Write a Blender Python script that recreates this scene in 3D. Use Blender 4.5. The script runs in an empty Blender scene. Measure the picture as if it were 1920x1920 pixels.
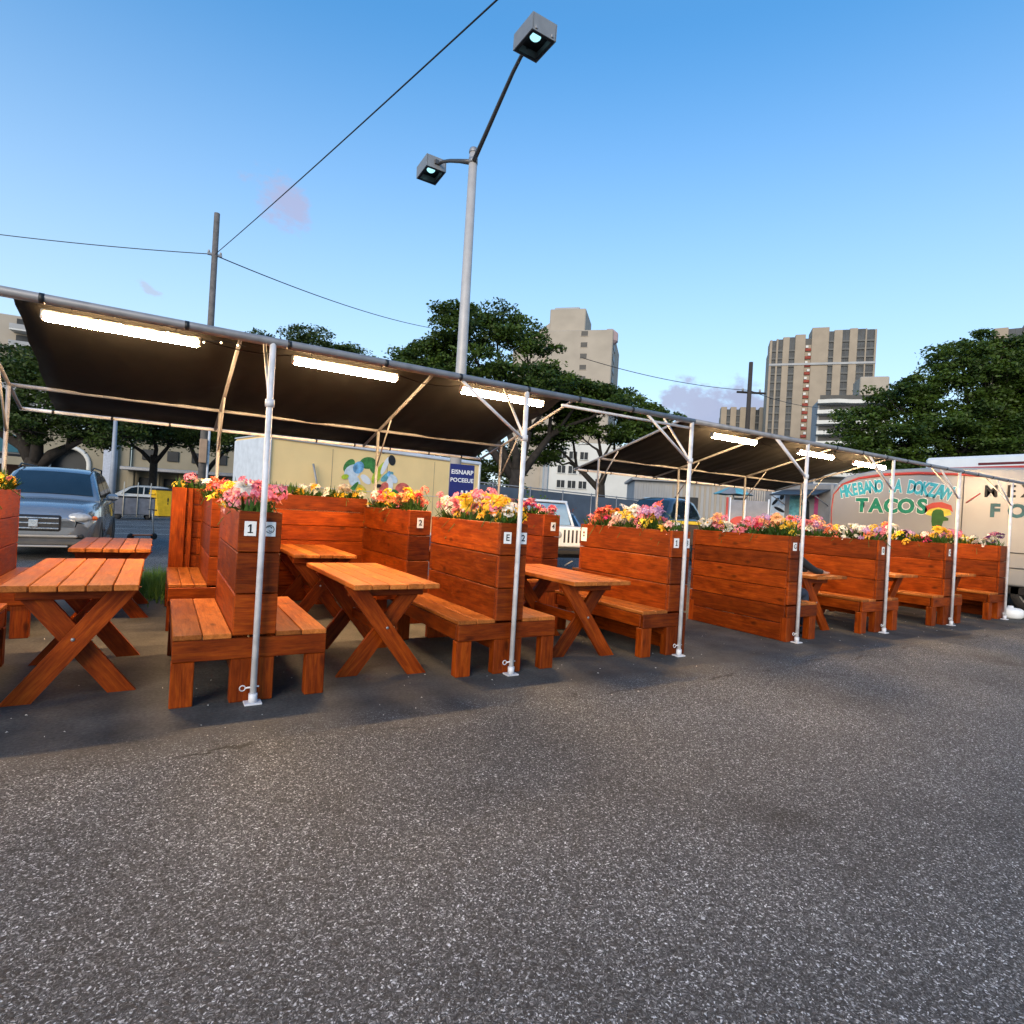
import bpy, bmesh, math, random
import numpy as np
from mathutils import Vector, Matrix, Euler

R = math.radians
scene = bpy.context.scene
COL = scene.collection

# ------------------------------------------------------------------ camera
cam_d = bpy.data.cameras.new("camera")
cam_d.sensor_width = 36.0
cam_d.lens = 1092.26 / 1920 * 36.0
cam_d.clip_start = 0.05
cam_d.clip_end = 3000
cam = bpy.data.objects.new("camera", cam_d)
COL.objects.link(cam)
yaw, pitch, roll = R(31.267), R(-0.03), R(3.332)
fwd = Vector((math.sin(yaw) * math.cos(pitch), math.cos(yaw) * math.cos(pitch), math.sin(pitch)))
r0 = Vector((math.cos(yaw), -math.sin(yaw), 0))
u0 = r0.cross(fwd)
rt = r0 * math.cos(roll) + u0 * math.sin(roll)
up = -r0 * math.sin(roll) + u0 * math.cos(roll)
M = Matrix.Identity(4)
for i in range(3):
    M[i][0], M[i][1], M[i][2] = rt[i], up[i], -fwd[i]
M[2][3] = 1.398
cam.matrix_world = M
scene.camera = cam

# ------------------------------------------------------------------ sky, sun, exposure
SUN_EL, SUN_AZ = 20.0, 228.0          # sun low, behind the camera to the left (azimuth clockwise from +Y)
world = bpy.data.worlds.new("World")
scene.world = world
world.use_nodes = True
wn, wl = world.node_tree.nodes, world.node_tree.links
wn.clear()
def W(t, **kw):
    n = wn.new(t)
    for k, v in kw.items():
        setattr(n, k, v)
    return n
sky = W('ShaderNodeTexSky', sky_type='NISHITA', sun_disc=False)
sky.sun_elevation = R(SUN_EL); sky.sun_rotation = R(SUN_AZ)
sky.air_density = 1.0; sky.dust_density = 0.0; sky.ozone_density = 3.3
tc = W('ShaderNodeTexCoord')
hsv = W('ShaderNodeHueSaturation'); hsv.inputs['Saturation'].default_value = 1.42; hsv.inputs['Value'].default_value = 1.0
gam = W('ShaderNodeGamma'); gam.inputs['Gamma'].default_value = 0.72
wl.new(sky.outputs[0], gam.inputs[0]); wl.new(gam.outputs[0], hsv.inputs['Color'])
# pale haze low over the whole horizon
sxyz = W('ShaderNodeSeparateXYZ'); wl.new(tc.outputs['Generated'], sxyz.inputs[0])
hz = W('ShaderNodeMapRange'); hz.inputs[1].default_value = 0.64; hz.inputs[2].default_value = 0.0; hz.inputs[3].default_value = 0.0; hz.inputs[4].default_value = 1.0
wl.new(sxyz.outputs[2], hz.inputs[0])
hp = W('ShaderNodeMath', operation='POWER'); hp.inputs[1].default_value = 1.25; wl.new(hz.outputs[0], hp.inputs[0])
hk = W('ShaderNodeMath', operation='MULTIPLY'); hk.inputs[1].default_value = 0.85; wl.new(hp.outputs[0], hk.inputs[0])
hm = W('ShaderNodeMix', data_type='RGBA'); HZC = (2.15, 2.5, 2.75); hm.inputs[7].default_value = (*HZC, 1)
wl.new(hk.outputs[0], hm.inputs[0]); wl.new(hsv.outputs[0], hm.inputs[6])
last = hm.outputs[2]
def cloud(direction, size, squash, tilt, col, amount, seed, lo=0.42, hi=0.62):
    """a soft cloud in the sky around one direction; its edge broken up by noise"""
    global last
    d = Vector(direction).normalized()
    ax = Vector((d.y, -d.x, 0)).normalized(); ay = ax.cross(d)
    ca, sa = math.cos(tilt), math.sin(tilt)
    ax, ay = ax * ca + ay * sa, ay * ca - ax * sa
    def dot(v, k):
        n = W('ShaderNodeVectorMath', operation='DOT_PRODUCT'); n.inputs[1].default_value = v
        wl.new(tc.outputs['Generated'], n.inputs[0])
        m = W('ShaderNodeMath', operation='MULTIPLY'); m.inputs[1].default_value = k
        wl.new(n.outputs['Value'], m.inputs[0])
        p = W('ShaderNodeMath', operation='POWER'); p.inputs[1].default_value = 2
        ab = W('ShaderNodeMath', operation='ABSOLUTE'); wl.new(m.outputs[0], ab.inputs[0]); wl.new(ab.outputs[0], p.inputs[0])
        return p.outputs[0]
    a, b = dot(ax, 1 / size), dot(ay, 1 / (size * squash))
    s = W('ShaderNodeMath', operation='ADD'); wl.new(a, s.inputs[0]); wl.new(b, s.inputs[1])
    fr = W('ShaderNodeVectorMath', operation='DOT_PRODUCT'); fr.inputs[1].default_value = d
    wl.new(tc.outputs['Generated'], fr.inputs[0])
    nz = W('ShaderNodeTexNoise'); nz.inputs['Scale'].default_value = 2.2 / size; nz.inputs['Detail'].default_value = 7
    nz.inputs['Roughness'].default_value = 0.62
    mp = W('ShaderNodeMapping'); mp.inputs['Location'].default_value = (seed, seed * 2, 0); mp.inputs['Scale'].default_value = (1, 1, 1.6)
    wl.new(tc.outputs['Generated'], mp.inputs[0]); wl.new(mp.outputs[0], nz.inputs['Vector'])
    mr = W('ShaderNodeMapRange'); mr.inputs[1].default_value = 0; mr.inputs[2].default_value = 1.6; mr.inputs[3].default_value = 0.32; mr.inputs[4].default_value = -0.6
    wl.new(s.outputs[0], mr.inputs[0])
    ad = W('ShaderNodeMath', operation='ADD'); wl.new(nz.outputs[0], ad.inputs[0]); wl.new(mr.outputs[0], ad.inputs[1])
    st = W('ShaderNodeMapRange'); st.interpolation_type = 'SMOOTHSTEP'
    st.inputs[1].default_value = lo + 0.14; st.inputs[2].default_value = hi + 0.24; st.inputs[3].default_value = 0; st.inputs[4].default_value = amount
    wl.new(ad.outputs[0], st.inputs[0])
    gt = W('ShaderNodeMath', operation='GREATER_THAN'); gt.inputs[1].default_value = 0.2; wl.new(fr.outputs['Value'], gt.inputs[0])
    mu = W('ShaderNodeMath', operation='MULTIPLY'); wl.new(st.outputs[0], mu.inputs[0]); wl.new(gt.outputs[0], mu.inputs[1])
    mx = W('ShaderNodeMix', data_type='RGBA'); mx.inputs[7].default_value = (*col, 1)
    wl.new(mu.outputs[0], mx.inputs[0]); wl.new(last, mx.inputs[6])
    last = mx.outputs[2]
CLOUDS = True
SKYK = 0.142
if CLOUDS:
    cloud((0.131, 0.898, 0.42), 0.085, 0.62, -0.55, (1.25, 1.22, 1.75), 0.70, 3.1)
    cloud((-0.025, 0.96, 0.279), 0.030, 0.42, -0.5, (1.35, 1.55, 2.0), 0.75, 7.7)
    cloud((0.782, 0.598, 0.175), 0.130, 0.60, 0.2, (1.15, 1.32, 1.85), 1.0, 1.3, 0.36, 0.50)
    cloud((0.725, 0.660, 0.195), 0.075, 0.70, -0.1, (1.2, 1.36, 1.88), 0.95, 5.9, 0.37, 0.52)
bg = W('ShaderNodeBackground'); bg.inputs['Strength'].default_value = SKYK
wo = W('ShaderNodeOutputWorld')
wl.new(last, bg.inputs['Color']); wl.new(bg.outputs[0], wo.inputs['Surface'])

sun_d = bpy.data.lights.new("sun", 'SUN')
sun_d.energy = 1.15; sun_d.angle = R(35); sun_d.color = (1.0, 0.86, 0.68)
sun = bpy.data.objects.new("sun", sun_d); COL.objects.link(sun)
sun_el = R(SUN_EL); sun_az = R(SUN_AZ)
sdir = Vector((math.sin(sun_az) * math.cos(sun_el), math.cos(sun_az) * math.cos(sun_el), math.sin(sun_el)))
sun.rotation_euler = (-sdir).to_track_quat('-Z', 'Y').to_euler()
sun.location = sdir * 60

vs = scene.view_settings
vs.view_transform = 'Standard'; vs.look = 'None'; vs.gamma = 1.0; vs.exposure = 1.5
vs.use_curve_mapping = False
scene.cycles.use_denoising = True
scene.cycles.denoising_prefilter = 'NONE'      # keeps the grain of the asphalt and the wood
scene.cycles.max_bounces = 6

# ------------------------------------------------------------------ helpers
def tag(o, label=None, cat=None, group=None, kind=None):
    if label: o['label'] = label
    if cat: o['category'] = cat
    if group: o['group'] = group
    if kind: o['kind'] = kind
    return o

def link(name, me, mat=None, parent=None, loc=None, mw=None):
    o = bpy.data.objects.new(name, me)
    COL.objects.link(o)
    if mat is not None and me is not None and not me.materials:
        me.materials.append(mat)
    if parent is not None:
        o.parent = parent
    if mw is not None:
        o.matrix_local = mw
    elif loc is not None:
        o.location = loc
    return o

def empty(name, loc=(0, 0, 0), rz=0.0):
    o = bpy.data.objects.new(name, None)
    o.empty_display_size = 0.2
    COL.objects.link(o)
    o.location = loc; o.rotation_euler = (0, 0, rz)
    return o

class MB:
    """collects shapes into one mesh"""
    def __init__(self):
        self.v = []; self.f = []; self.s = []
    def add(self, vs, fs, smooth=False):
        b = len(self.v)
        self.v += [tuple(p) for p in vs]
        self.f += [tuple(b + i for i in f) for f in fs]
        self.s += [smooth] * len(fs)
        return self
    def box(self, c, s, m=None):
        x, y, z = s[0] / 2, s[1] / 2, s[2] / 2
        vs = [Vector((sx * x, sy * y, sz * z)) for sx in (-1, 1) for sy in (-1, 1) for sz in (-1, 1)]
        if m is not None: vs = [m @ p for p in vs]
        vs = [p + Vector(c) for p in vs]
        return self.add(vs, [(0, 1, 3, 2), (4, 6, 7, 5), (0, 4, 5, 1), (2, 3, 7, 6), (0, 2, 6, 4), (1, 5, 7, 3)])
    def cbox(self, c, s, ch=0.006, m=None):
        """box with chamfered edges"""
        h = [k / 2 for k in s]
        vs = []; idx = {}
        for sx in (-1, 1):
            for sy in (-1, 1):
                for sz in (-1, 1):
                    sg = (sx, sy, sz)
                    for a in range(3):
                        p = [sg[k] * (h[k] - (0 if k == a else ch)) for k in range(3)]
                        idx[(sg, a)] = len(vs); vs.append(Vector(p))
        fs = []
        for a in range(3):
            b, c2 = (a + 1) % 3, (a + 2) % 3
            for s_ in (-1, 1):
                q = []
                for (sb, sc) in ((-1, -1), (1, -1), (1, 1), (-1, 1)):
                    sg = [0, 0, 0]; sg[a] = s_; sg[b] = sb; sg[c2] = sc
                    q.append(idx[(tuple(sg), a)])
                fs.append(q if s_ > 0 else q[::-1])
            for sb in (-1, 1):
                for sc in (-1, 1):
                    g1 = [0, 0, 0]; g2 = [0, 0, 0]
                    g1[a] = -1; g2[a] = 1; g1[b] = g2[b] = sb; g1[c2] = g2[c2] = sc
                    q = [idx[(tuple(g1), b)], idx[(tuple(g2), b)], idx[(tuple(g2), c2)], idx[(tuple(g1), c2)]]
                    fs.append(q if sb * sc > 0 else q[::-1])
        for sx in (-1, 1):
            for sy in (-1, 1):
                for sz in (-1, 1):
                    sg = (sx, sy, sz)
                    q = [idx[(sg, 0)], idx[(sg, 1)], idx[(sg, 2)]]
                    fs.append(q if sx * sy * sz > 0 else q[::-1])
        if m is not None: vs = [m @ p for p in vs]
        return self.add([p + Vector(c) for p in vs], fs)
    def tube(self, pts, r, n=10, cap=True, smooth=True):
        pts = [Vector(p) for p in pts]
        rs = r if isinstance(r, (list, tuple)) else [r] * len(pts)
        rings = []; prev = None
        for i, p in enumerate(pts):
            t = (pts[min(i + 1, len(pts) - 1)] - pts[max(i - 1, 0)])
            t = t.normalized() if t.length > 1e-9 else Vector((0, 0, 1))
            if prev is None:
                a = Vector((0, 0, 1)) if abs(t.z) < 0.9 else Vector((1, 0, 0))
                x = t.cross(a).normalized()
            else:
                x = (prev - t * prev.dot(t)).normalized()
            prev = x; y = t.cross(x)
            rings.append([p + (x * math.cos(2 * math.pi * k / n) + y * math.sin(2 * math.pi * k / n)) * rs[i] for k in range(n)])
        b = len(self.v)
        for ring in rings: self.v += [tuple(q) for q in ring]
        for i in range(len(rings) - 1):
            for k in range(n):
                k2 = (k + 1) % n
                self.f.append((b + i * n + k, b + i * n + k2, b + (i + 1) * n + k2, b + (i + 1) * n + k)); self.s.append(smooth)
        if cap:
            self.f.append(tuple(b + k for k in range(n))[::-1]); self.s.append(False)
            e = b + (len(rings) - 1) * n
            self.f.append(tuple(e + k for k in range(n))); self.s.append(False)
        return self
    def lathe(self, prof, n=24, axis='Z', c=(0, 0, 0), smooth=True, ang=2 * math.pi):
        """prof: (radius, height) pairs"""
        b = len(self.v)
        for (r, h) in prof:
            for k in range(n):
                a = ang * k / n
                p = (r * math.cos(a), r * math.sin(a), h)
                if axis == 'X': p = (p[2], p[0], p[1])
                if axis == 'Y': p = (p[1], p[2], p[0])
                self.v.append((p[0] + c[0], p[1] + c[1], p[2] + c[2]))
        for i in range(len(prof) - 1):
            for k in range(n):
                k2 = (k + 1) % n
                self.f.append((b + i * n + k, b + i * n + k2, b + (i + 1) * n + k2, b + (i + 1) * n + k)); self.s.append(smooth)
        return self
    def prism(self, poly, y0, y1, m=None):
        """polygon in (x,z) pushed from y0 to y1"""
        n = len(poly)
        vs = [Vector((p[0], y0, p[1])) for p in poly] + [Vector((p[0], y1, p[1])) for p in poly]
        if m is not None: vs = [m @ p for p in vs]
        fs = [tuple(range(n)), tuple(range(n, 2 * n))[::-1]]
        for i in range(n):
            j = (i + 1) % n
            fs.append((i, i + n, j + n, j))
        return self.add(vs, fs)
    def mesh(self, name, fix=True):
        me = bpy.data.meshes.new(name)
        me.from_pydata(self.v, [], self.f)
        me.polygons.foreach_set('use_smooth', self.s)
        if fix:
            bm = bmesh.new(); bm.from_mesh(me)
            bmesh.ops.recalc_face_normals(bm, faces=bm.faces)
            bm.to_mesh(me); bm.free()
        me.update()
        return me
    def build(self, name, mat, parent=None, loc=None, mw=None, fix=True):
        return link(name, self.mesh(name, fix), mat, parent, loc, mw)

def np_mesh(name, verts, quads):
    me = bpy.data.meshes.new(name)
    verts = np.asarray(verts, np.float32); quads = np.asarray(quads, np.int32)
    me.vertices.add(len(verts)); me.vertices.foreach_set('co', verts.ravel())
    k = quads.shape[1]
    me.loops.add(quads.size); me.loops.foreach_set('vertex_index', quads.ravel())
    me.polygons.add(len(quads)); me.polygons.foreach_set('loop_start', np.arange(0, quads.size, k, dtype=np.int32))
    me.update(calc_edges=True)
    return me

def text_mesh(s, size=1.0, depth=0.0, align='CENTER', shear=0.0, bold=0.018):
    cu = bpy.data.curves.new('lettering', 'FONT')
    cu.body = s; cu.size = size; cu.extrude = depth; cu.align_x = align; cu.align_y = 'CENTER'; cu.shear = shear
    cu.resolution_u = 3
    cu.offset = size * bold
    ob = bpy.data.objects.new('lettering', cu); COL.objects.link(ob)
    dg = bpy.context.evaluated_depsgraph_get(); dg.update()
    me = bpy.data.meshes.new_from_object(ob.evaluated_get(dg))
    me.materials.clear()
    bpy.data.objects.remove(ob); bpy.data.curves.remove(cu)
    return me

def cols(a, b, c, t=(0, 0, 0)):
    m = Matrix.Identity(4)
    for i in range(3):
        m[i][0], m[i][1], m[i][2], m[i][3] = a[i], b[i], c[i], t[i]
    return m
XA, YA, ZA = (1, 0, 0), (0, 1, 0), (0, 0, 1)
O_SIDE = (YA, ZA, XA)            # length along Y, width up, thickness across X
O_END = (XA, ZA, (0, -1, 0))     # length along X, width up, thickness along Y
O_FLATY = (YA, (-1, 0, 0), ZA)   # lies flat, length along Y
O_FLATX = (XA, YA, ZA)
O_UP = (ZA, XA, YA)              # upright, width along X, thickness along Y
_bc = {}
def board(parent, name, dims, o, c, mat, tilt=None, ch=0.005):
    """one plank: dims = length, width, thickness; c = centre"""
    key = tuple(round(d, 4) for d in dims) + (ch, mat.name)
    if key not in _bc:
        me = MB().cbox((0, 0, 0), dims, ch).mesh('plank', fix=False)
        me.materials.append(mat); _bc[key] = me
    m = cols(*o, (0, 0, 0))
    if tilt is not None: m = tilt.to_4x4() @ m
    m.translation = Vector(c)
    return link(name, _bc[key], None, parent, mw=m)
# ------------------------------------------------------------------ materials
def new_mat(name):
    m = bpy.data.materials.new(name); m.use_nodes = True
    nt = m.node_tree; nt.nodes.clear()
    out = nt.nodes.new('ShaderNodeOutputMaterial'); b = nt.nodes.new('ShaderNodeBsdfPrincipled')
    nt.links.new(b.outputs[0], out.inputs['Surface'])
    return m, nt, b
def nd(nt, t, **kw):
    n = nt.nodes.new(t)
    for k, v in kw.items():
        if hasattr(n, k): setattr(n, k, v)
        else: n.inputs[k].default_value = v
    return n
def ramp(nt, stops, src=None):
    r = nt.nodes.new('ShaderNodeValToRGB'); e = r.color_ramp.elements
    while len(e) < len(stops): e.new(0.5)
    for k, (p, c) in enumerate(stops):
        e[k].position = p; e[k].color = (*c, 1) if len(c) == 3 else c
    if src is not None: nt.links.new(src, r.inputs[0])
    return r
def plain(name, col, rough=0.6, metal=0.0, noise=0.12, scale=6.0, spec=0.5, bump=0.0, coat=0.0):
    """one colour with gentle mottling"""
    m, nt, b = new_mat(name)
    t = nd(nt, 'ShaderNodeTexCoord')
    n = nd(nt, 'ShaderNodeTexNoise'); n.inputs['Scale'].default_value = scale; n.inputs['Detail'].default_value = 6
    nt.links.new(t.outputs['Object'], n.inputs['Vector'])
    lo = tuple(max(0, c * (1 - noise)) for c in col); hi = tuple(min(1, c * (1 + noise)) for c in col)
    r = ramp(nt, [(0.3, lo), (0.7, hi)], n.outputs[0])
    nt.links.new(r.outputs[0], b.inputs['Base Color'])
    b.inputs['Roughness'].default_value = rough; b.inputs['Metallic'].default_value = metal
    b.inputs['Specular IOR Level'].default_value = spec
    if coat: b.inputs['Coat Weight'].default_value = coat
    if bump:
        bp = nd(nt, 'ShaderNodeBump'); bp.inputs['Strength'].default_value = bump; bp.inputs['Distance'].default_value = 0.01
        nt.links.new(n.outputs[0], bp.inputs['Height']); nt.links.new(bp.outputs[0], b.inputs['Normal'])
    return m

def wood_mat(name, dark, mid, light, rough=0.42):
    m, nt, b = new_mat(name)
    t = nd(nt, 'ShaderNodeTexCoord'); oi = nd(nt, 'ShaderNodeObjectInfo')
    mul = nd(nt, 'ShaderNodeMath', operation='MULTIPLY'); mul.inputs[1].default_value = 73.0
    nt.links.new(oi.outputs['Random'], mul.inputs[0])
    def noise(sc, scale, detail, rgh=0.55, dist=0.0):
        mp = nd(nt, 'ShaderNodeMapping'); mp.inputs['Scale'].default_value = sc
        nt.links.new(t.outputs['Object'], mp.inputs[0])
        n = nd(nt, 'ShaderNodeTexNoise', noise_dimensions='4D'); n.inputs['Scale'].default_value = scale
        n.inputs['Detail'].default_value = detail; n.inputs['Roughness'].default_value = rgh; n.inputs['Distortion'].default_value = dist
        nt.links.new(mp.outputs[0], n.inputs['Vector']); nt.links.new(mul.outputs[0], n.inputs['W'])
        return n
    g = noise((1.2, 14, 14), 3.0, 7, 0.6, 0.9)          # grain
    f = noise((4, 60, 60), 3.0, 4, 0.6)                  # fine fibres
    bl = noise((2.0, 4.5, 4.5), 2.2, 4, 0.55, 0.4)       # blotches of stain
    r = ramp(nt, [(0.25, dark), (0.5, mid), (0.78, light)], g.outputs[0])
    # knots
    mp = nd(nt, 'ShaderNodeMapping'); mp.inputs['Scale'].default_value = (2.6, 5.0, 5.0)
    cb = nd(nt, 'ShaderNodeCombineXYZ'); nt.links.new(mul.outputs[0], cb.inputs[0]); nt.links.new(mul.outputs[0], cb.inputs[1])
    nt.links.new(t.outputs['Object'], mp.inputs[0]); nt.links.new(cb.outputs[0], mp.inputs['Location'])
    vo = nd(nt, 'ShaderNodeTexVoronoi'); vo.inputs['Scale'].default_value = 1.0; nt.links.new(mp.outputs[0], vo.inputs['Vector'])
    kn = ramp(nt, [(0.06, (0.25, 0.25, 0.25)), (0.16, (1, 1, 1))], vo.outputs['Distance'])
    mk = nd(nt, 'ShaderNodeMix', data_type='RGBA', blend_type='MULTIPLY'); mk.inputs[0].default_value = 0.8
    nt.links.new(r.outputs[0], mk.inputs[6]); nt.links.new(kn.outputs[0], mk.inputs[7])
    blr = ramp(nt, [(0.3, (0.58, 0.52, 0.50)), (0.62, (1.15, 1.13, 1.10))], bl.outputs[0])
    mb = nd(nt, 'ShaderNodeMix', data_type='RGBA', blend_type='MULTIPLY'); mb.inputs[0].default_value = 0.85
    nt.links.new(mk.outputs[2], mb.inputs[6]); nt.links.new(blr.outputs[0], mb.inputs[7])
    fr = ramp(nt, [(0.35, (0.72, 0.7, 0.7)), (0.6, (1.06, 1.06, 1.06))], f.outputs[0])
    mf = nd(nt, 'ShaderNodeMix', data_type='RGBA', blend_type='MULTIPLY'); mf.inputs[0].default_value = 0.6
    nt.links.new(mb.outputs[2], mf.inputs[6]); nt.links.new(fr.outputs[0], mf.inputs[7])
    tone = nd(nt, 'ShaderNodeMapRange'); tone.inputs[3].default_value = 0.62; tone.inputs[4].default_value = 1.38
    nt.links.new(oi.outputs['Random'], tone.inputs[0])
    mt = nd(nt, 'ShaderNodeVectorMath', operation='SCALE')
    nt.links.new(mf.outputs[2], mt.inputs[0]); nt.links.new(tone.outputs[0], mt.inputs['Scale'])
    nt.links.new(mt.outputs[0], b.inputs['Base Color'])
    b.inputs['Specular IOR Level'].default_value = 0.16
    rr = nd(nt, 'ShaderNodeMapRange'); rr.inputs[3].default_value = rough - 0.1; rr.inputs[4].default_value = rough + 0.2
    nt.links.new(bl.outputs[0], rr.inputs[0]); nt.links.new(rr.outputs[0], b.inputs['Roughness'])
    ad = nd(nt, 'ShaderNodeMath', operation='ADD'); nt.links.new(g.outputs[0], ad.inputs[0]); nt.links.new(f.outputs[0], ad.inputs[1])
    bp = nd(nt, 'ShaderNodeBump'); bp.inputs['Strength'].default_value = 0.22; bp.inputs['Distance'].default_value = 0.006
    nt.links.new(ad.outputs[0], bp.inputs['Height']); nt.links.new(bp.outputs[0], b.inputs['Normal'])
    return m

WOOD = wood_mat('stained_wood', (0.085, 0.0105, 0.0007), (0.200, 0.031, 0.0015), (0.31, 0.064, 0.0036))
WOOD_SKYLIT = wood_mat('stained_wood_skylit_top', (0.23, 0.060, 0.010), (0.40, 0.122, 0.024), (0.53, 0.190, 0.050), rough=0.40)  # lighter copy of the stain; sky light on tops and seats painted in

def metal_mat(name, col, rough=0.45, metal=0.55):
    m, nt, b = new_mat(name)
    t = nd(nt, 'ShaderNodeTexCoord'); n = nd(nt, 'ShaderNodeTexNoise'); n.inputs['Scale'].default_value = 9; n.inputs['Detail'].default_value = 8
    nt.links.new(t.outputs['Object'], n.inputs['Vector'])
    r = ramp(nt, [(0.3, tuple(c * 0.72 for c in col)), (0.55, col), (0.8, tuple(min(1, c * 1.1) for c in col))], n.outputs[0])
    nt.links.new(r.outputs[0], b.inputs['Base Color']); b.inputs['Metallic'].default_value = metal
    rr = nd(nt, 'ShaderNodeMapRange'); rr.inputs[3].default_value = rough - 0.12; rr.inputs[4].default_value = rough + 0.15
    nt.links.new(n.outputs[0], rr.inputs[0]); nt.links.new(rr.outputs[0], b.inputs['Roughness'])
    return m
GALV = metal_mat('galvanised_pipe', (0.66, 0.65, 0.67), 0.55, 0.08)
BEAM = metal_mat('weathered_beam_pipe', (0.25, 0.247, 0.26), 0.5, 0.2)
DGALV = metal_mat('dull_grey_steel', (0.30, 0.30, 0.31), 0.5, 0.5)
DARKMET = metal_mat('dark_steel', (0.05, 0.05, 0.052), 0.5, 0.4)

# tarp: black vinyl, both sides alike, with faint creases
def tarp_mat():
    m, nt, b = new_mat('dark_vinyl_tarp')
    t = nd(nt, 'ShaderNodeTexCoord')
    n = nd(nt, 'ShaderNodeTexNoise'); n.inputs['Scale'].default_value = 1.6; n.inputs['Detail'].default_value = 7
    nt.links.new(t.outputs['Object'], n.inputs['Vector'])
    r = ramp(nt, [(0.3, (0.0034, 0.0032, 0.0030)), (0.7, (0.0068, 0.0064, 0.0060))], n.outputs[0])
    nt.links.new(r.outputs[0], b.inputs['Base Color']); b.inputs['Roughness'].default_value = 0.62; b.inputs['Specular IOR Level'].default_value = 0.15
    w = nd(nt, 'ShaderNodeTexWave'); w.inputs['Scale'].default_value = 1.1; w.inputs['Distortion'].default_value = 7; w.inputs['Detail'].default_value = 3
    nt.links.new(t.outputs['Object'], w.inputs['Vector'])
    bp = nd(nt, 'ShaderNodeBump'); bp.inputs['Strength'].default_value = 0.14; bp.inputs['Distance'].default_value = 0.03
    nt.links.new(w.outputs[0], bp.inputs['Height']); nt.links.new(bp.outputs[0], b.inputs['Normal'])
    return m
TARP = tarp_mat()

def emit(name, col, k):
    m, nt, b = new_mat(name)
    b.inputs['Base Color'].default_value = (*col, 1)
    b.inputs['Emission Color'].default_value = (*col, 1); b.inputs['Emission Strength'].default_value = k
    return m
TUBE_K = 155.0
TUBE = emit('lit_tube', (1.0, 0.64, 0.31), TUBE_K)
LAMPGLOW = emit('lit_street_lamp_lens', (0.35, 0.75, 0.85), 0.55)
FAIRY = emit('tiny_lit_bulb', (1.0, 0.75, 0.4), 6.0)

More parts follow.
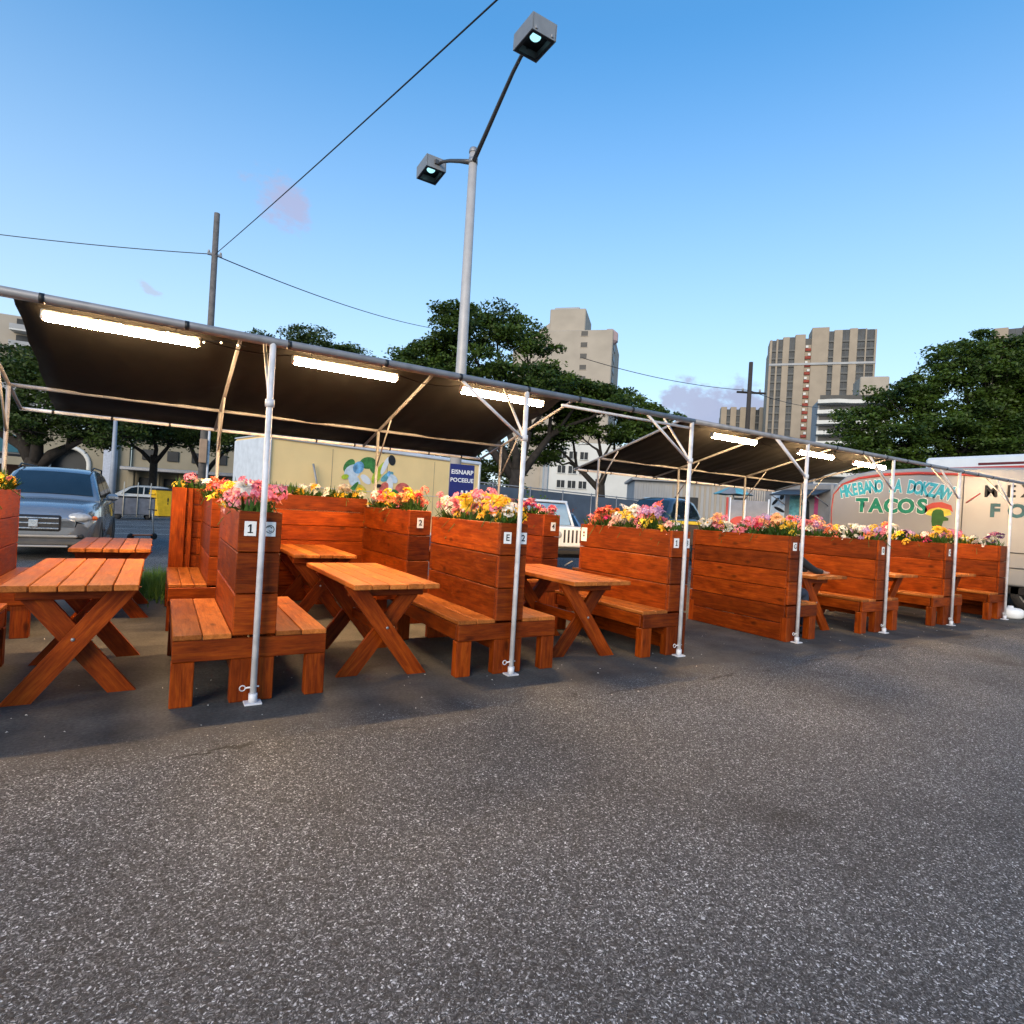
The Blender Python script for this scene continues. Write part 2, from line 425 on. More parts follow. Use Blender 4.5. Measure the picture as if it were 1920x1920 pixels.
# asphalt: coarse open lot in front, smoother patch under the canopies, its dark tone partly painted shade
def asphalt_mat():
    m, nt, b = new_mat('asphalt')
    t = nd(nt, 'ShaderNodeTexCoord')
    P = t.outputs['Object']
    def noise(scale, detail=5, rough=0.55, vec=P):
        n = nd(nt, 'ShaderNodeTexNoise'); n.inputs['Scale'].default_value = scale; n.inputs['Detail'].default_value = detail; n.inputs['Roughness'].default_value = rough
        nt.links.new(vec, n.inputs['Vector']); return n
    # warp the stone cells so they read as chips and not as cells
    wp = noise(38, 3); vm = nd(nt, 'ShaderNodeVectorMath', operation='MULTIPLY_ADD')
    vm.inputs[1].default_value = (0.035, 0.035, 0.0); nt.links.new(wp.outputs['Color'], vm.inputs[0]); nt.links.new(P, vm.inputs[2])
    mp = nd(nt, 'ShaderNodeMapping'); mp.inputs['Scale'].default_value = (1, 1, 0.0); nt.links.new(vm.outputs[0], mp.inputs[0])
    vo = nd(nt, 'ShaderNodeTexVoronoi'); vo.inputs['Scale'].default_value = 138; vo.inputs['Randomness'].default_value = 1.0; nt.links.new(mp.outputs[0], vo.inputs['Vector'])
    sp = nd(nt, 'ShaderNodeSeparateColor'); nt.links.new(vo.outputs['Color'], sp.inputs[0])
    chip = ramp(nt, [(0.0, (0.028, 0.026, 0.024)), (0.40, (0.062, 0.058, 0.053)), (0.70, (0.15, 0.14, 0.125)), (0.86, (0.46, 0.43, 0.385)), (1.0, (0.95, 0.89, 0.81))], sp.outputs[0])
    # binder shows between the stones
    ed = ramp(nt, [(0.30, (0, 0, 0)), (0.60, (1, 1, 1))], vo.outputs['Distance'])
    vo2 = nd(nt, 'ShaderNodeTexVoronoi'); vo2.inputs['Scale'].default_value = 235; nt.links.new(mp.outputs[0], vo2.inputs['Vector'])
    sp2 = nd(nt, 'ShaderNodeSeparateColor'); nt.links.new(vo2.outputs['Color'], sp2.inputs[0])
    bind = ramp(nt, [(0.0, (0.018, 0.017, 0.016)), (0.55, (0.060, 0.056, 0.051)), (0.85, (0.16, 0.148, 0.132)), (1.0, (0.42, 0.39, 0.34))], sp2.outputs[0])
    mx = nd(nt, 'ShaderNodeMix', data_type='RGBA'); nt.links.new(ed.outputs[0], mx.inputs[0]); nt.links.new(chip.outputs[0], mx.inputs[6]); nt.links.new(bind.outputs[0], mx.inputs[7])
    # large blotches of wear
    bl = noise(0.55, 6, 0.6); blr = ramp(nt, [(0.28, (0.40, 0.455, 0.535)), (0.5, (0.69, 0.775, 0.90)), (0.72, (0.95, 1.05, 1.19))], bl.outputs[0])
    c1 = nd(nt, 'ShaderNodeMix', data_type='RGBA', blend_type='MULTIPLY'); c1.inputs[0].default_value = 1; nt.links.new(mx.outputs[2], c1.inputs[6]); nt.links.new(blr.outputs[0], c1.inputs[7])
    # patch: smooth brown grey asphalt, darkened also for the shadow by the booths
    d1 = noise(2.2, 8, 0.62); d2 = noise(45, 5, 0.6)
    pr = ramp(nt, [(0.3, (0.034, 0.032, 0.030)), (0.55, (0.072, 0.067, 0.061)), (0.75, (0.110, 0.101, 0.090))], d1.outputs[0])
    pf = ramp(nt, [(0.3, (0.6, 0.6, 0.6)), (0.7, (1.3, 1.3, 1.3))], d2.outputs[0])
    c2 = nd(nt, 'ShaderNodeMix', data_type='RGBA', blend_type='MULTIPLY'); c2.inputs[0].default_value = 1; nt.links.new(pr.outputs[0], c2.inputs[6]); nt.links.new(pf.outputs[0], c2.inputs[7])
    # where: an irregular seam along the front of the booths
    sx = nd(nt, 'ShaderNodeSeparateXYZ'); nt.links.new(P, sx.inputs[0])
    e1 = noise(0.9, 6, 0.65)
    ma = nd(nt, 'ShaderNodeMath', operation='MULTIPLY_ADD'); ma.inputs[1].default_value = 0.75; nt.links.new(e1.outputs[0], ma.inputs[0]); nt.links.new(sx.outputs[1], ma.inputs[2])
    seam = nd(nt, 'ShaderNodeMapRange'); seam.inputs[1].default_value = 3.76; seam.inputs[2].default_value = 4.36; nt.links.new(ma.outputs[0], seam.inputs[0])
    far = nd(nt, 'ShaderNodeMapRange'); far.inputs[1].default_value = 9.4; far.inputs[2].default_value = 10.4; far.inputs[3].default_value = 1; far.inputs[4].default_value = 0; nt.links.new(ma.outputs[0], far.inputs[0])
    pm = nd(nt, 'ShaderNodeMath', operation='MULTIPLY'); nt.links.new(seam.outputs[0], pm.inputs[0]); nt.links.new(far.outputs[0], pm.inputs[1])
    mz = nd(nt, 'ShaderNodeMix', data_type='RGBA'); nt.links.new(pm.outputs[0], mz.inputs[0]); nt.links.new(c1.outputs[2], mz.inputs[6]); nt.links.new(c2.outputs[2], mz.inputs[7])
    # dark crack along the seam
    e2 = noise(6, 6, 0.7); mb = nd(nt, 'ShaderNodeMath', operation='MULTIPLY_ADD'); mb.inputs[1].default_value = 0.16; nt.links.new(e2.outputs[0], mb.inputs[0]); nt.links.new(ma.outputs[0], mb.inputs[2])
    ck = nd(nt, 'ShaderNodeMath', operation='COMPARE'); ck.inputs[1].default_value = 3.98; ck.inputs[2].default_value = 0.014; nt.links.new(mb.outputs[0], ck.inputs[0])
    gate = noise(1.7, 2); gr = ramp(nt, [(0.45, (0, 0, 0)), (0.55, (0.8, 0.8, 0.8))], gate.outputs[0])
    cg = nd(nt, 'ShaderNodeMath', operation='MULTIPLY'); nt.links.new(ck.outputs[0], cg.inputs[0]); nt.links.new(gr.outputs[0], cg.inputs[1])
    mc = nd(nt, 'ShaderNodeMix', data_type='RGBA'); mc.inputs[7].default_value = (0.012, 0.011, 0.010, 1); nt.links.new(cg.outputs[0], mc.inputs[0]); nt.links.new(mz.outputs[2], mc.inputs[6])
    # oil stains
    ob = noise(0.85, 3, 0.5); orr = ramp(nt, [(0.62, (1, 1, 1)), (0.72, (0.5, 0.5, 0.5))], ob.outputs[0])
    mo = nd(nt, 'ShaderNodeMix', data_type='RGBA', blend_type='MULTIPLY'); mo.inputs[0].default_value = 0.9; nt.links.new(mc.outputs[2], mo.inputs[6]); nt.links.new(orr.outputs[0], mo.inputs[7])
    nt.links.new(mo.outputs[2], b.inputs['Base Color'])
    b.inputs['Roughness'].default_value = 0.78; b.inputs['Specular IOR Level'].default_value = 0.4
    hh = nd(nt, 'ShaderNodeMix', data_type='FLOAT'); nt.links.new(pm.outputs[0], hh.inputs[0]); nt.links.new(vo.outputs['Distance'], hh.inputs[2]); nt.links.new(d2.outputs[0], hh.inputs[3])
    bp = nd(nt, 'ShaderNodeBump'); bp.invert = True; bp.inputs['Strength'].default_value = 0.6; bp.inputs['Distance'].default_value = 0.006
    nt.links.new(hh.outputs[0], bp.inputs['Height']); nt.links.new(bp.outputs[0], b.inputs['Normal'])
    return m
ASPHALT = asphalt_mat()

def leaf_mat(name, a, b_, scale=0.7, rough=0.55, trans=0.15):
    m, nt, b = new_mat(name)
    t = nd(nt, 'ShaderNodeTexCoord')
    n = nd(nt, 'ShaderNodeTexNoise'); n.inputs['Scale'].default_value = scale; n.inputs['Detail'].default_value = 4
    nt.links.new(t.outputs['Object'], n.inputs['Vector'])
    n2 = nd(nt, 'ShaderNodeTexNoise'); n2.inputs['Scale'].default_value = scale * 9; n2.inputs['Detail'].default_value = 2
    nt.links.new(t.outputs['Object'], n2.inputs['Vector'])
    ad = nd(nt, 'ShaderNodeMath', operation='MULTIPLY_ADD'); ad.inputs[1].default_value = 0.5; nt.links.new(n2.outputs[0], ad.inputs[0]); nt.links.new(n.outputs[0], ad.inputs[2])
    r = ramp(nt, [(0.5, a), (1.0, b_)], ad.outputs[0])
    nt.links.new(r.outputs[0], b.inputs['Base Color']); b.inputs['Roughness'].default_value = rough
    b.inputs['Specular IOR Level'].default_value = 0.3
    tr = nd(nt, 'ShaderNodeBsdfTranslucent'); nt.links.new(r.outputs[0], tr.inputs[0])
    mx = nd(nt, 'ShaderNodeMixShader'); mx.inputs[0].default_value = trans
    out = [k for k in nt.nodes if k.type == 'OUTPUT_MATERIAL'][0]
    nt.links.new(b.outputs[0], mx.inputs[1]); nt.links.new(tr.outputs[0], mx.inputs[2]); nt.links.new(mx.outputs[0], out.inputs['Surface'])
    return m
LEAF = leaf_mat('tree_leaves', (0.010, 0.026, 0.003), (0.075, 0.125, 0.012))
LEAF2 = leaf_mat('tree_leaves_olive', (0.010, 0.022, 0.003), (0.060, 0.095, 0.010))
GREEN = leaf_mat('flower_foliage', (0.012, 0.035, 0.006), (0.06, 0.14, 0.02), scale=5)
GRASS = leaf_mat('grass_blades', (0.03, 0.08, 0.01), (0.10, 0.20, 0.03), scale=4)
BARK = plain('bark', (0.024, 0.018, 0.014), 0.9, noise=0.45, scale=5, bump=0.5)
SOIL = plain('soil', (0.018, 0.014, 0.010), 0.95, noise=0.5, scale=40, bump=0.5)
WHITE = plain('white_paint', (0.78, 0.78, 0.77), 0.5, noise=0.05)
BLACK = plain('black_paint', (0.012, 0.012, 0.013), 0.5, noise=0.2)
RUBBER = plain('tyre_rubber', (0.018, 0.018, 0.019), 0.8, noise=0.3, scale=12)
PRINT = plain('black_print', (0.008, 0.008, 0.009), 0.6, noise=0.1)
REDPRINT = plain('red_print', (0.45, 0.03, 0.02), 0.6, noise=0.1)
CHROME = metal_mat('chrome', (0.75, 0.76, 0.78), 0.25, 0.95)
def glass_mat(name, col, rough=0.04, noise=0.3):
    m = plain(name, col, rough, noise=noise, scale=1.5, spec=0.8); return m
GLASS = glass_mat('dark_car_glass', (0.015, 0.025, 0.035))
BGLASS = plain('building_glass', (0.035, 0.042, 0.05), 0.45, noise=0.5, scale=0.35, spec=0.25)
# ------------------------------------------------------------------ ground
gm = MB(); gm.add([(-900, -300, 0), (1200, -300, 0), (1200, 1400, 0), (-900, 1400, 0)], [(0, 1, 2, 3)])
ground = gm.build('ground', ASPHALT, fix=False)
tag(ground, kind='structure')
LINEP = plain('worn_line_paint', (0.42, 0.42, 0.41), 0.8, noise=0.5, scale=14)
for k, (x, y) in enumerate([(-0.5, 22.0), (-0.5, 24.7), (-0.5, 27.4), (-0.5, 30.1)]):
    o = MB().add([(-2.2, -0.05, 0), (2.6, -0.05, 0), (2.6, 0.05, 0), (-2.2, 0.05, 0)], [(0, 1, 2, 3)]).build('parking_line', LINEP, loc=(x, y, 0.004), fix=False)
    tag(o, kind='structure')

# ------------------------------------------------------------------ planter booths
PX = [0.611 + 2.0455 * i for i in range(-1, 7)]    # x of the front posts: PX[0] is the one left of the frame
HW = 0.137                                         # half width of a planter wall
SEAT = 0.35
def plate(parent, x, z, y, txt, kind='digit', face='front', w=0.075, h=0.10):
    """small white plate with print on an end board (front) or a side face (left)"""
    if face == 'front':
        m = cols(XA, ZA, (0, -1, 0), (x, y - 0.004, z))
    else:
        m = cols((0, -1, 0), ZA, (-1, 0, 0), (x - 0.004, y, z))
    p = MB().cbox((0, 0, 0), (w, h, 0.005), 0.0015).build('number_plate', WHITE, parent, mw=m)
    if kind == 'digit':
        if txt == '1':
            k_ = h * 0.30
            me = MB().add([(x_ * k_, y_ * k_, 0) for x_, y_ in ((-.55, -1), (.55, -1), (.55, -.76), (.20, -.76), (.20, 1), (-.10, 1), (-.55, .62), (-.55, .36), (-.16, .56), (-.16, -.76), (-.55, -.76))], [tuple(range(11))]).mesh('numeral', fix=False)
        else:
            me = text_mesh(txt, h * 0.78)
        me.materials.append(PRINT)
        link('numeral', me, None, p, loc=(0, 0, 0.004))
    elif kind == 'logo':
        # round emblem: ring, brow strokes and dot
        b = MB()
        def ring(r0_, r1_, a0, a1, n=14, cx=0, cy=0):
            for k in range(n):
                t0 = a0 + (a1 - a0) * k / n; t1 = a0 + (a1 - a0) * (k + 1) / n
                b.add([(cx + r0_ * math.cos(t0), cy + r0_ * math.sin(t0), 0), (cx + r1_ * math.cos(t0), cy + r1_ * math.sin(t0), 0), (cx + r1_ * math.cos(t1), cy + r1_ * math.sin(t1), 0), (cx + r0_ * math.cos(t1), cy + r0_ * math.sin(t1), 0)], [(0, 1, 2, 3)])
        ring(0.024, 0.029, -2.6, 2.9); ring(0.012, 0.017, 0.2, 2.6, 8, -0.004, 0.004); ring(0.008, 0.012, 3.2, 6.0, 8, 0.004, -0.006); ring(0, 0.004, 0, 6.28, 6, 0.010, 0.010)
        b.build('emblem', PRINT, p, loc=(0, 0, 0.004), fix=False)
    else:
        b = MB()
        for (cx, cy, r, n) in ((0, 0.022, 0.018, 10), (0.002, -0.016, 0.016, 10)):
            b.add([(cx + r * math.cos(6.283 * k / n), cy + r * 0.9 * math.sin(6.283 * k / n), 0) for k in range(n)], [tuple(range(n))])
        b.build('emblem', PRINT, p, loc=(0, 0, 0.004), fix=False)
        b = MB().add([(-0.006, 0.012, 0), (0.016, 0.014, 0), (0.014, 0.022, 0), (-0.004, 0.022, 0)], [(0, 1, 2, 3)])
        b.build('emblem_band', REDPRINT, p, loc=(0, 0, 0.0055), fix=False)
    return p

def booth(x, y0, y1, label, left=True, right=True, H=1.30, group='planter booths with benches', ends=None, nseat=2):
    L = y1 - y0; yc = (y0 + y1) / 2
    t = empty('planter_booth', (x, yc, 0), R(random.uniform(-0.6, 0.6)))
    tag(t, label, 'planter', group)
    rowh = (H - 0.45) / 3
    for s, has in ((-1, left), (1, right)):
        zs = [0.45 + k * rowh for k in range(3)]
        hs = [rowh] * 3
        if has: zs = [0.20] + zs; hs = [0.25] + hs
        else: zs = [0.0, 0.15, 0.30] + zs; hs = [0.15, 0.15, 0.15] + hs
        if not has:
            n = 6; zs = [k * (H / n) for k in range(n)]; hs = [H / n] * n
        for z, h in zip(zs, hs):
            board(t, 'side_plank', (L - 0.075, h - 0.006, 0.032), O_SIDE, (s * (HW - 0.017 + random.uniform(-.0015, .0015)), 0, z + h / 2), WOOD, ch=0.006)
        if has:
            for k in range(nseat):
                w = SEAT / nseat
                board(t, 'seat_board', (L, w - 0.005, 0.034), O_FLATY, (s * (HW + w * (k + 0.5) + 0.001), 0.002 * k, 0.453 + random.uniform(-.001, .001)), WOOD_SKYLIT)
            board(t, 'seat_rail', (L - 0.09, 0.13, 0.036), O_SIDE, (s * (HW + SEAT - 0.022), 0, 0.366), WOOD)
            for yy in (-L / 2 + 0.048, L / 2 - 0.048):
                board(t, 'leg', (0.295, 0.135, 0.09), O_UP, (s * (HW + SEAT - 0.068), yy, 0.1475), WOOD)
    for e, yy in ((-1, -L / 2 + 0.017), (1, L / 2 - 0.017)):
        for k in range(3):
            board(t, 'end_board', (2 * HW, rowh - 0.006, 0.034), O_END, (0, yy, 0.45 + rowh * (k + 0.5)), WOOD, ch=0.006)
        x0 = -(HW + SEAT) if left else -HW
        x1 = (HW + SEAT) if right else HW
        if left or right:
            board(t, 'apron', (x1 - x0 - 0.004, 0.138, 0.038), O_END, ((x0 + x1) / 2, yy + e * 0.004, 0.366), WOOD)
            board(t, 'centre_leg', (0.295, 2 * HW, 0.09), O_UP, (0, yy - e * 0.025, 0.1475), WOOD)
        else:
            board(t, 'centre_leg', (0.445, 2 * HW, 0.09), O_UP, (0, yy - e * 0.025, 0.2225), WOOD)
    MB().box((0, 0, H - 0.075), (2 * HW - 0.068, L - 0.072, 0.03)).build('soil', SOIL, t)
    for args in (ends or []):
        plate(t, *args)
    return t

random.seed(5)
Y0, Y1 = 4.30, 5.82
Z0, Z1 = 6.74, 8.30
fy = -(Y1 - Y0) / 2        # local y of the near end face
bk = -(Z1 - Z0) / 2
booth(PX[0], Y0, Y1, 'planter booth with coral and yellow flowers, standing in front of the grey car')
booth(PX[1], Y0, Y1, 'planter booth with numeral 1 plate and pink flowers, benches on both sides', ends=[(-0.064, 1.18, fy, '1'), (0.060, 1.18, fy, '', 'logo')])
booth(PX[2], Y0, Y1, 'planter booth with numeral 2 plate and yellow, white and purple flowers', ends=[(-0.068, 1.17, fy, 'E'), (0.088, 1.17, fy, '2')])
booth(PX[3], Y0, Y1, 'planter booth with picture plate on its plank side, one bench, beside the open walkway', right=False, ends=[(-0.075, 1.17, fy, '1'), (0.085, 1.17, fy, '3'), (-HW, 1.17, 0.68, '', 'pic', 'left', 0.11, 0.17)])
booth(PX[4], Y0, Y1, 'planter booth with a closed plank side to the walkway, person seated behind it', left=False, ends=[(-0.06, 1.17, fy, 'G'), (0.07, 1.17, fy, '4')])
booth(PX[5], Y0, Y1, 'planter booth with pink and peach flowers, next after the seated person', ends=[(-0.03, 1.15, fy, '0', 'digit', 'front', 0.07, 0.11)])
booth(PX[6], Y0, Y1, 'planter booth with yellow and violet flowers, second to last before the food truck', ends=[(-0.04, 1.15, fy, 'C', 'digit', 'front', 0.06, 0.11)])
booth(PX[7], Y0, Y1, 'last planter booth of the row, next to the silver food truck', right=False)
booth(PX[0] , Z0, Z1, 'planter booth in the back row, nearest the grey car', nseat=3, H=1.33)
booth(PX[1], Z0, Z1, 'back row planter booth behind the numeral 1 booth, with three-board benches', nseat=3, H=1.36)
booth(PX[2] + 0.02, Z0 - 0.25, Z1, 'back row planter booth behind the numeral 2 booth, with orange and coral flowers', H=1.35, ends=[(0.0, 1.20, bk - 0.125, '2', 'digit', 'front', 0.08, 0.12)])
booth(PX[3] + 0.06, Z0, Z1, 'back row planter booth beside the white off-roader, with peach flowers', H=1.39, ends=[(0.02, 1.22, bk, '4', 'digit', 'front', 0.08, 0.12)])
booth(PX[4] + 0.1, Z0, Z1, 'back row planter booth glimpsed through the walkway', H=1.35)

# back wall of the booth between numeral 1 and 2, with planter on top
def back_wall(x0, x1, y, H, label):
    xc = (x0 + x1) / 2; L = x1 - x0
    t = empty('planter_wall', (xc, y, 0)); tag(t, label, 'planter')
    n = 7; h = H / n
    for k in range(n):
        board(t, 'wall_plank', (L - 0.30, h - 0.006, 0.034), O_END, (0.15, -0.125 + random.uniform(-.002, .002), h * (k + 0.5)), WOOD, ch=0.006)
        board(t, 'wall_plank', (L - 0.05, h - 0.006, 0.034), O_END, (0, 0.125, h * (k + 0.5)), WOOD, ch=0.006)
        board(t, 'wall_plank', (0.30, h - 0.006, 0.034), O_END, (-L / 2 + 0.15 + 0.16, -0.085, h * (k + 0.5)), WOOD, ch=0.006) if k < n else None
    board(t, 'corner_post', (H, 0.16, 0.05), O_UP, (-L / 2 + 0.08, -0.13, H / 2), WOOD)
    board(t, 'corner_post', (H, 0.05, 0.04), O_UP, (-L / 2 + 0.21, -0.135, H / 2), WOOD)
    for e in (-1, 1):
        board(t, 'end_plank', (H, 0.21, 0.03), (ZA, YA, (-1, 0, 0)), (e * (L / 2 - 0.016), 0.0, H / 2), WOOD)
    MB().box((0, 0.02, H - 0.08), (L - 0.07, 0.17, 0.03)).build('soil', SOIL, t)
    return t
back_wall(0.14, 2.60, 8.49, 1.46, 'plank back wall with yellow flowers on top, joining the two back row booths')

# ------------------------------------------------------------------ picnic tables with crossed legs
def picnic_table(x, y0, label, L=1.62, Wd=0.71, Ht=0.78, nb=5, rz=0.0, flip=1):
    t = empty('picnic_table', (x, y0 + L / 2, 0), R(rz)); tag(t, label, 'table', 'picnic tables between the benches')
    w = Wd / nb
    for k in range(nb):
        board(t, 'top_board', (L + random.uniform(-.006, .006), w - 0.007, 0.04), O_FLATY, (-Wd / 2 + w * (k + 0.5), random.uniform(-.003, .003), Ht - 0.02 + random.uniform(-.0015, .0015)), WOOD_SKYLIT)
    for yy in (-L / 2 + 0.27, L / 2 - 0.42):
        board(t, 'batten', (Wd - 0.08, 0.085, 0.04), O_END, (0, yy, Ht - 0.084), WOOD)
        h = Ht - 0.044
        run = 0.56
        for s in (-1, 1):
            # a leg is a plank cut level at the floor and under the top
            wx = 0.165
            y_ = yy + (-0.043 if s * flip > 0 else 0.059)
            poly = [(-s * run / 2 - wx / 2, 0), (-s * run / 2 + wx / 2, 0), (s * run / 2 + wx / 2, h), (s * run / 2 - wx / 2, h)]
            key = ('xleg', s)
            ang = math.atan2(h, s * run); ca, sa = math.cos(ang), math.sin(ang)
            if key not in _bc:
                lp = [(p[0] * ca + (p[1] - h / 2) * sa, -p[0] * sa + (p[1] - h / 2) * ca) for p in poly]
                _bc[key] = MB().prism(lp, -0.02, 0.02).mesh('leg'); _bc[key].materials.append(WOOD)
            link('leg', _bc[key], None, t, mw=Matrix.Translation((0, y_, h / 2)) @ Matrix.Rotation(-ang, 4, 'Y'))
            bl = MB().lathe([(0.0, -0.004), (0.011, -0.003), (0.012, 0)], 8, 'Y').build('bolt', DGALV, t, loc=(0, yy - 0.0665, h * 0.5 + s * 0.03)) if s > 0 else None
    board(t, 'stretcher', (L - 0.69 - 0.09, 0.09, 0.038), O_SIDE, (0, -0.075 + 0.0, Ht * 0.46), WOOD)
    return t
mid = lambda i: (PX[i] + PX[i + 1]) / 2
picnic_table(mid(0) - 0.02, 4.50, 'picnic table with pale five-board top, beside the numeral 1 booth and the grey car', L=1.70)
picnic_table(mid(1), 4.33, 'picnic table with crossed legs between the numeral 1 and numeral 2 booths', rz=0.3, flip=-1)
picnic_table(mid(2), 4.29, 'picnic table with crossed legs between the numeral 2 booth and the walkway booth', flip=-1)
picnic_table(mid(4), 4.42, 'picnic table where the person in black leans', flip=-1)
picnic_table(mid(5), 4.45, 'empty picnic table next to the table where the person sits')
picnic_table(mid(6), 4.45, 'empty picnic table in the last booth before the food truck')
picnic_table(mid(0) + 0.02, 7.22, 'back row picnic table with its end to the grey car and patch of grass')
picnic_table(mid(1) + 0.04, 6.78, 'back row picnic table against the plank back wall')
picnic_table(mid(2) + 0.1, 6.9, 'back row picnic table behind the walkway booth near the white off-roader')

# ------------------------------------------------------------------ flowers
def bloom_mesh(kind, mat, centre, seed):
    rnd = random.Random(seed); b = MB()
    def petal(a, l, w, lift, droop, z=0.0, inner=0.004):
        ca, sa = math.cos(a), math.sin(a)
        def P_(u, v, h): return (ca * u - sa * v, sa * u + ca * v, z + h)
        b.add([P_(inner, 0, 0), P_(l * .5, -w / 2, lift * .7), P_(l, 0, lift - droop), P_(l * .5, w / 2, lift * .7), P_(l * .55, 0, lift * .55)], [(0, 1, 4), (0, 4, 3), (1, 2, 4), (4, 2, 3)])
    if kind == 'daisy':
        for k in range(13): petal(6.283 * k / 13 + rnd.uniform(-.1, .1), 0.042 + rnd.uniform(-.005, .005), 0.019, 0.008, 0.012)
        for k in range(9): petal(6.283 * k / 9, 0.028, 0.016, 0.016, 0.004, 0.004)
    elif kind == 'lily':
        for k in range(6): petal(6.283 * k / 6 + rnd.uniform(-.15, .15), 0.068 + rnd.uniform(-.01, .006), 0.034, 0.045, 0.022)
    elif kind == 'cluster':
        for k in range(34):
            u = rnd.uniform(-0.25, 1); a = rnd.uniform(0, 6.283); r = 0.042 * math.sqrt(max(0, 1 - u * u))
            c = Vector((r * math.cos(a), r * math.sin(a), 0.042 * u)); n = c.normalized()
            x = n.orthogonal().normalized(); y = n.cross(x); s = rnd.uniform(.010, .015)
            w0 = rnd.uniform(0, 1.5)
            x, y = x * math.cos(w0) + y * math.sin(w0), y * math.cos(w0) - x * math.sin(w0)
            b.add([c + x * s, c + y * s * .9 + n * .004, c - x * s, c - y * s * .9 + n * .004], [(0, 1, 2), (0, 2, 3)])
    elif kind == 'rose':
        for ly in range(4):
            n = 5 + ly * 1; rr = 0.014 + ly * 0.011
            for k in range(n): petal(6.283 * k / n + ly * .4, rr + .012, 0.026 + ly * .004, 0.030 - ly * .007, 0.0 + ly * .006, 0.0, 0.003)
    elif kind == 'spike':
        for k in range(30):
            z = k / 30 * 0.13; a = k * 2.4; r = 0.020 * (1 - k / 42)
            petal(a, r + .012, 0.016, 0.010, 0.004, z, r * .3)
    # short stem
    b.tube([(0, 0, -0.16), (0.004, 0, -0.07), (0, 0, 0.0)], 0.0025, 4, cap=False)
    me = b.mesh('bloom_' + kind, fix=False); me.materials.append(mat)
    n_st = 8
    me.materials.append(GREEN)
    for p in list(me.polygons)[-n_st:]: p.material_index = 1
    if kind in ('daisy', 'rose', 'lily'):
        bm = bmesh.new(); bm.from_mesh(me)
        bmesh.ops.create_icosphere(bm, subdivisions=1, radius=0.010 if kind == 'daisy' else 0.006, matrix=Matrix.Translation((0, 0, 0.014 if kind != 'lily' else 0.02)))
        me.materials.append(centre)
        bm.faces.ensure_lookup_table()
        for f in bm.faces[-20:]: f.material_index = 2
        bm.to_mesh(me); bm.free()
    return me
def petal_mat(name, col, col2=None):
    m, nt, b = new_mat(name)
    t = nd(nt, 'ShaderNodeTexCoord'); oi = nd(nt, 'ShaderNodeObjectInfo')
    n = nd(nt, 'ShaderNodeTexNoise'); n.inputs['Scale'].default_value = 45; n.inputs['Detail'].default_value = 3
    nt.links.new(t.outputs['Object'], n.inputs['Vector'])
    c2 = col2 or tuple(min(1, c * 1.35 + 0.04) for c in col)
    r = ramp(nt, [(0.3, tuple(c * 0.75 for c in col)), (0.5, col), (0.72, c2)], n.outputs[0])
    h = nd(nt, 'ShaderNodeHueSaturation'); mr = nd(nt, 'ShaderNodeMapRange'); mr.inputs[3].default_value = 0.485; mr.inputs[4].default_value = 0.515
    nt.links.new(oi.outputs['Random'], mr.inputs[0]); nt.links.new(mr.outputs[0], h.inputs['Hue']); nt.links.new(r.outputs[0], h.inputs['Color'])
    nt.links.new(h.outputs[0], b.inputs['Base Color']); b.inputs['Roughness'].default_value = 0.6
    tr = nd(nt, 'ShaderNodeBsdfTranslucent'); nt.links.new(h.outputs[0], tr.inputs[0])
    mx = nd(nt, 'ShaderNodeMixShader'); mx.inputs[0].default_value = 0.3
    out = [k for k in nt.nodes if k.type == 'OUTPUT_MATERIAL'][0]
    nt.links.new(b.outputs[0], mx.inputs[1]); nt.links.new(tr.outputs[0], mx.inputs[2]); nt.links.new(mx.outputs[0], out.inputs['Surface'])
    return m
PET = {
    'pink': petal_mat('pink_petals', (0.80, 0.22, 0.32), (0.95, 0.62, 0.66)),
    'blush': petal_mat('blush_petals', (0.88, 0.48, 0.45), (0.95, 0.78, 0.72)),
    'coral': petal_mat('coral_petals', (0.85, 0.20, 0.11), (0.92, 0.45, 0.30)),
    'peach': petal_mat('peach_petals', (0.90, 0.45, 0.20), (0.95, 0.68, 0.45)),
    'yellow': petal_mat('yellow_petals', (0.90, 0.58, 0.03), (0.95, 0.76, 0.18)),
    'orange': petal_mat('orange_petals', (0.88, 0.26, 0.02), (0.92, 0.42, 0.08)),
    'white': petal_mat('white_petals', (0.86, 0.84, 0.78), (0.95, 0.95, 0.92)),
    'cream': petal_mat('cream_petals', (0.88, 0.74, 0.52), (0.95, 0.88, 0.74)),
    'magenta': petal_mat('magenta_petals', (0.62, 0.03, 0.20), (0.80, 0.16, 0.40)),
    'red': petal_mat('red_petals', (0.70, 0.03, 0.06), (0.85, 0.12, 0.16)),
    'violet': petal_mat('violet_petals', (0.13, 0.03, 0.16), (0.26, 0.08, 0.30)),
    'lilac': petal_mat('lilac_petals', (0.52, 0.30, 0.55), (0.75, 0.58, 0.78)),
}
CENTRE = plain('flower_centre', (0.55, 0.32, 0.03), 0.8, noise=0.4, scale=60)
DCENTRE = plain('dark_flower_centre', (0.10, 0.05, 0.02), 0.8, noise=0.4, scale=60)
_bloom = {}
def bloom(kind, colr):
    k = (kind, colr)
    if k not in _bloom:
        _bloom[k] = bloom_mesh(kind, PET[colr], DCENTRE if colr in ('peach', 'orange') else CENTRE, hash(kind) % 97 if False else len(_bloom))
    return _bloom[k]
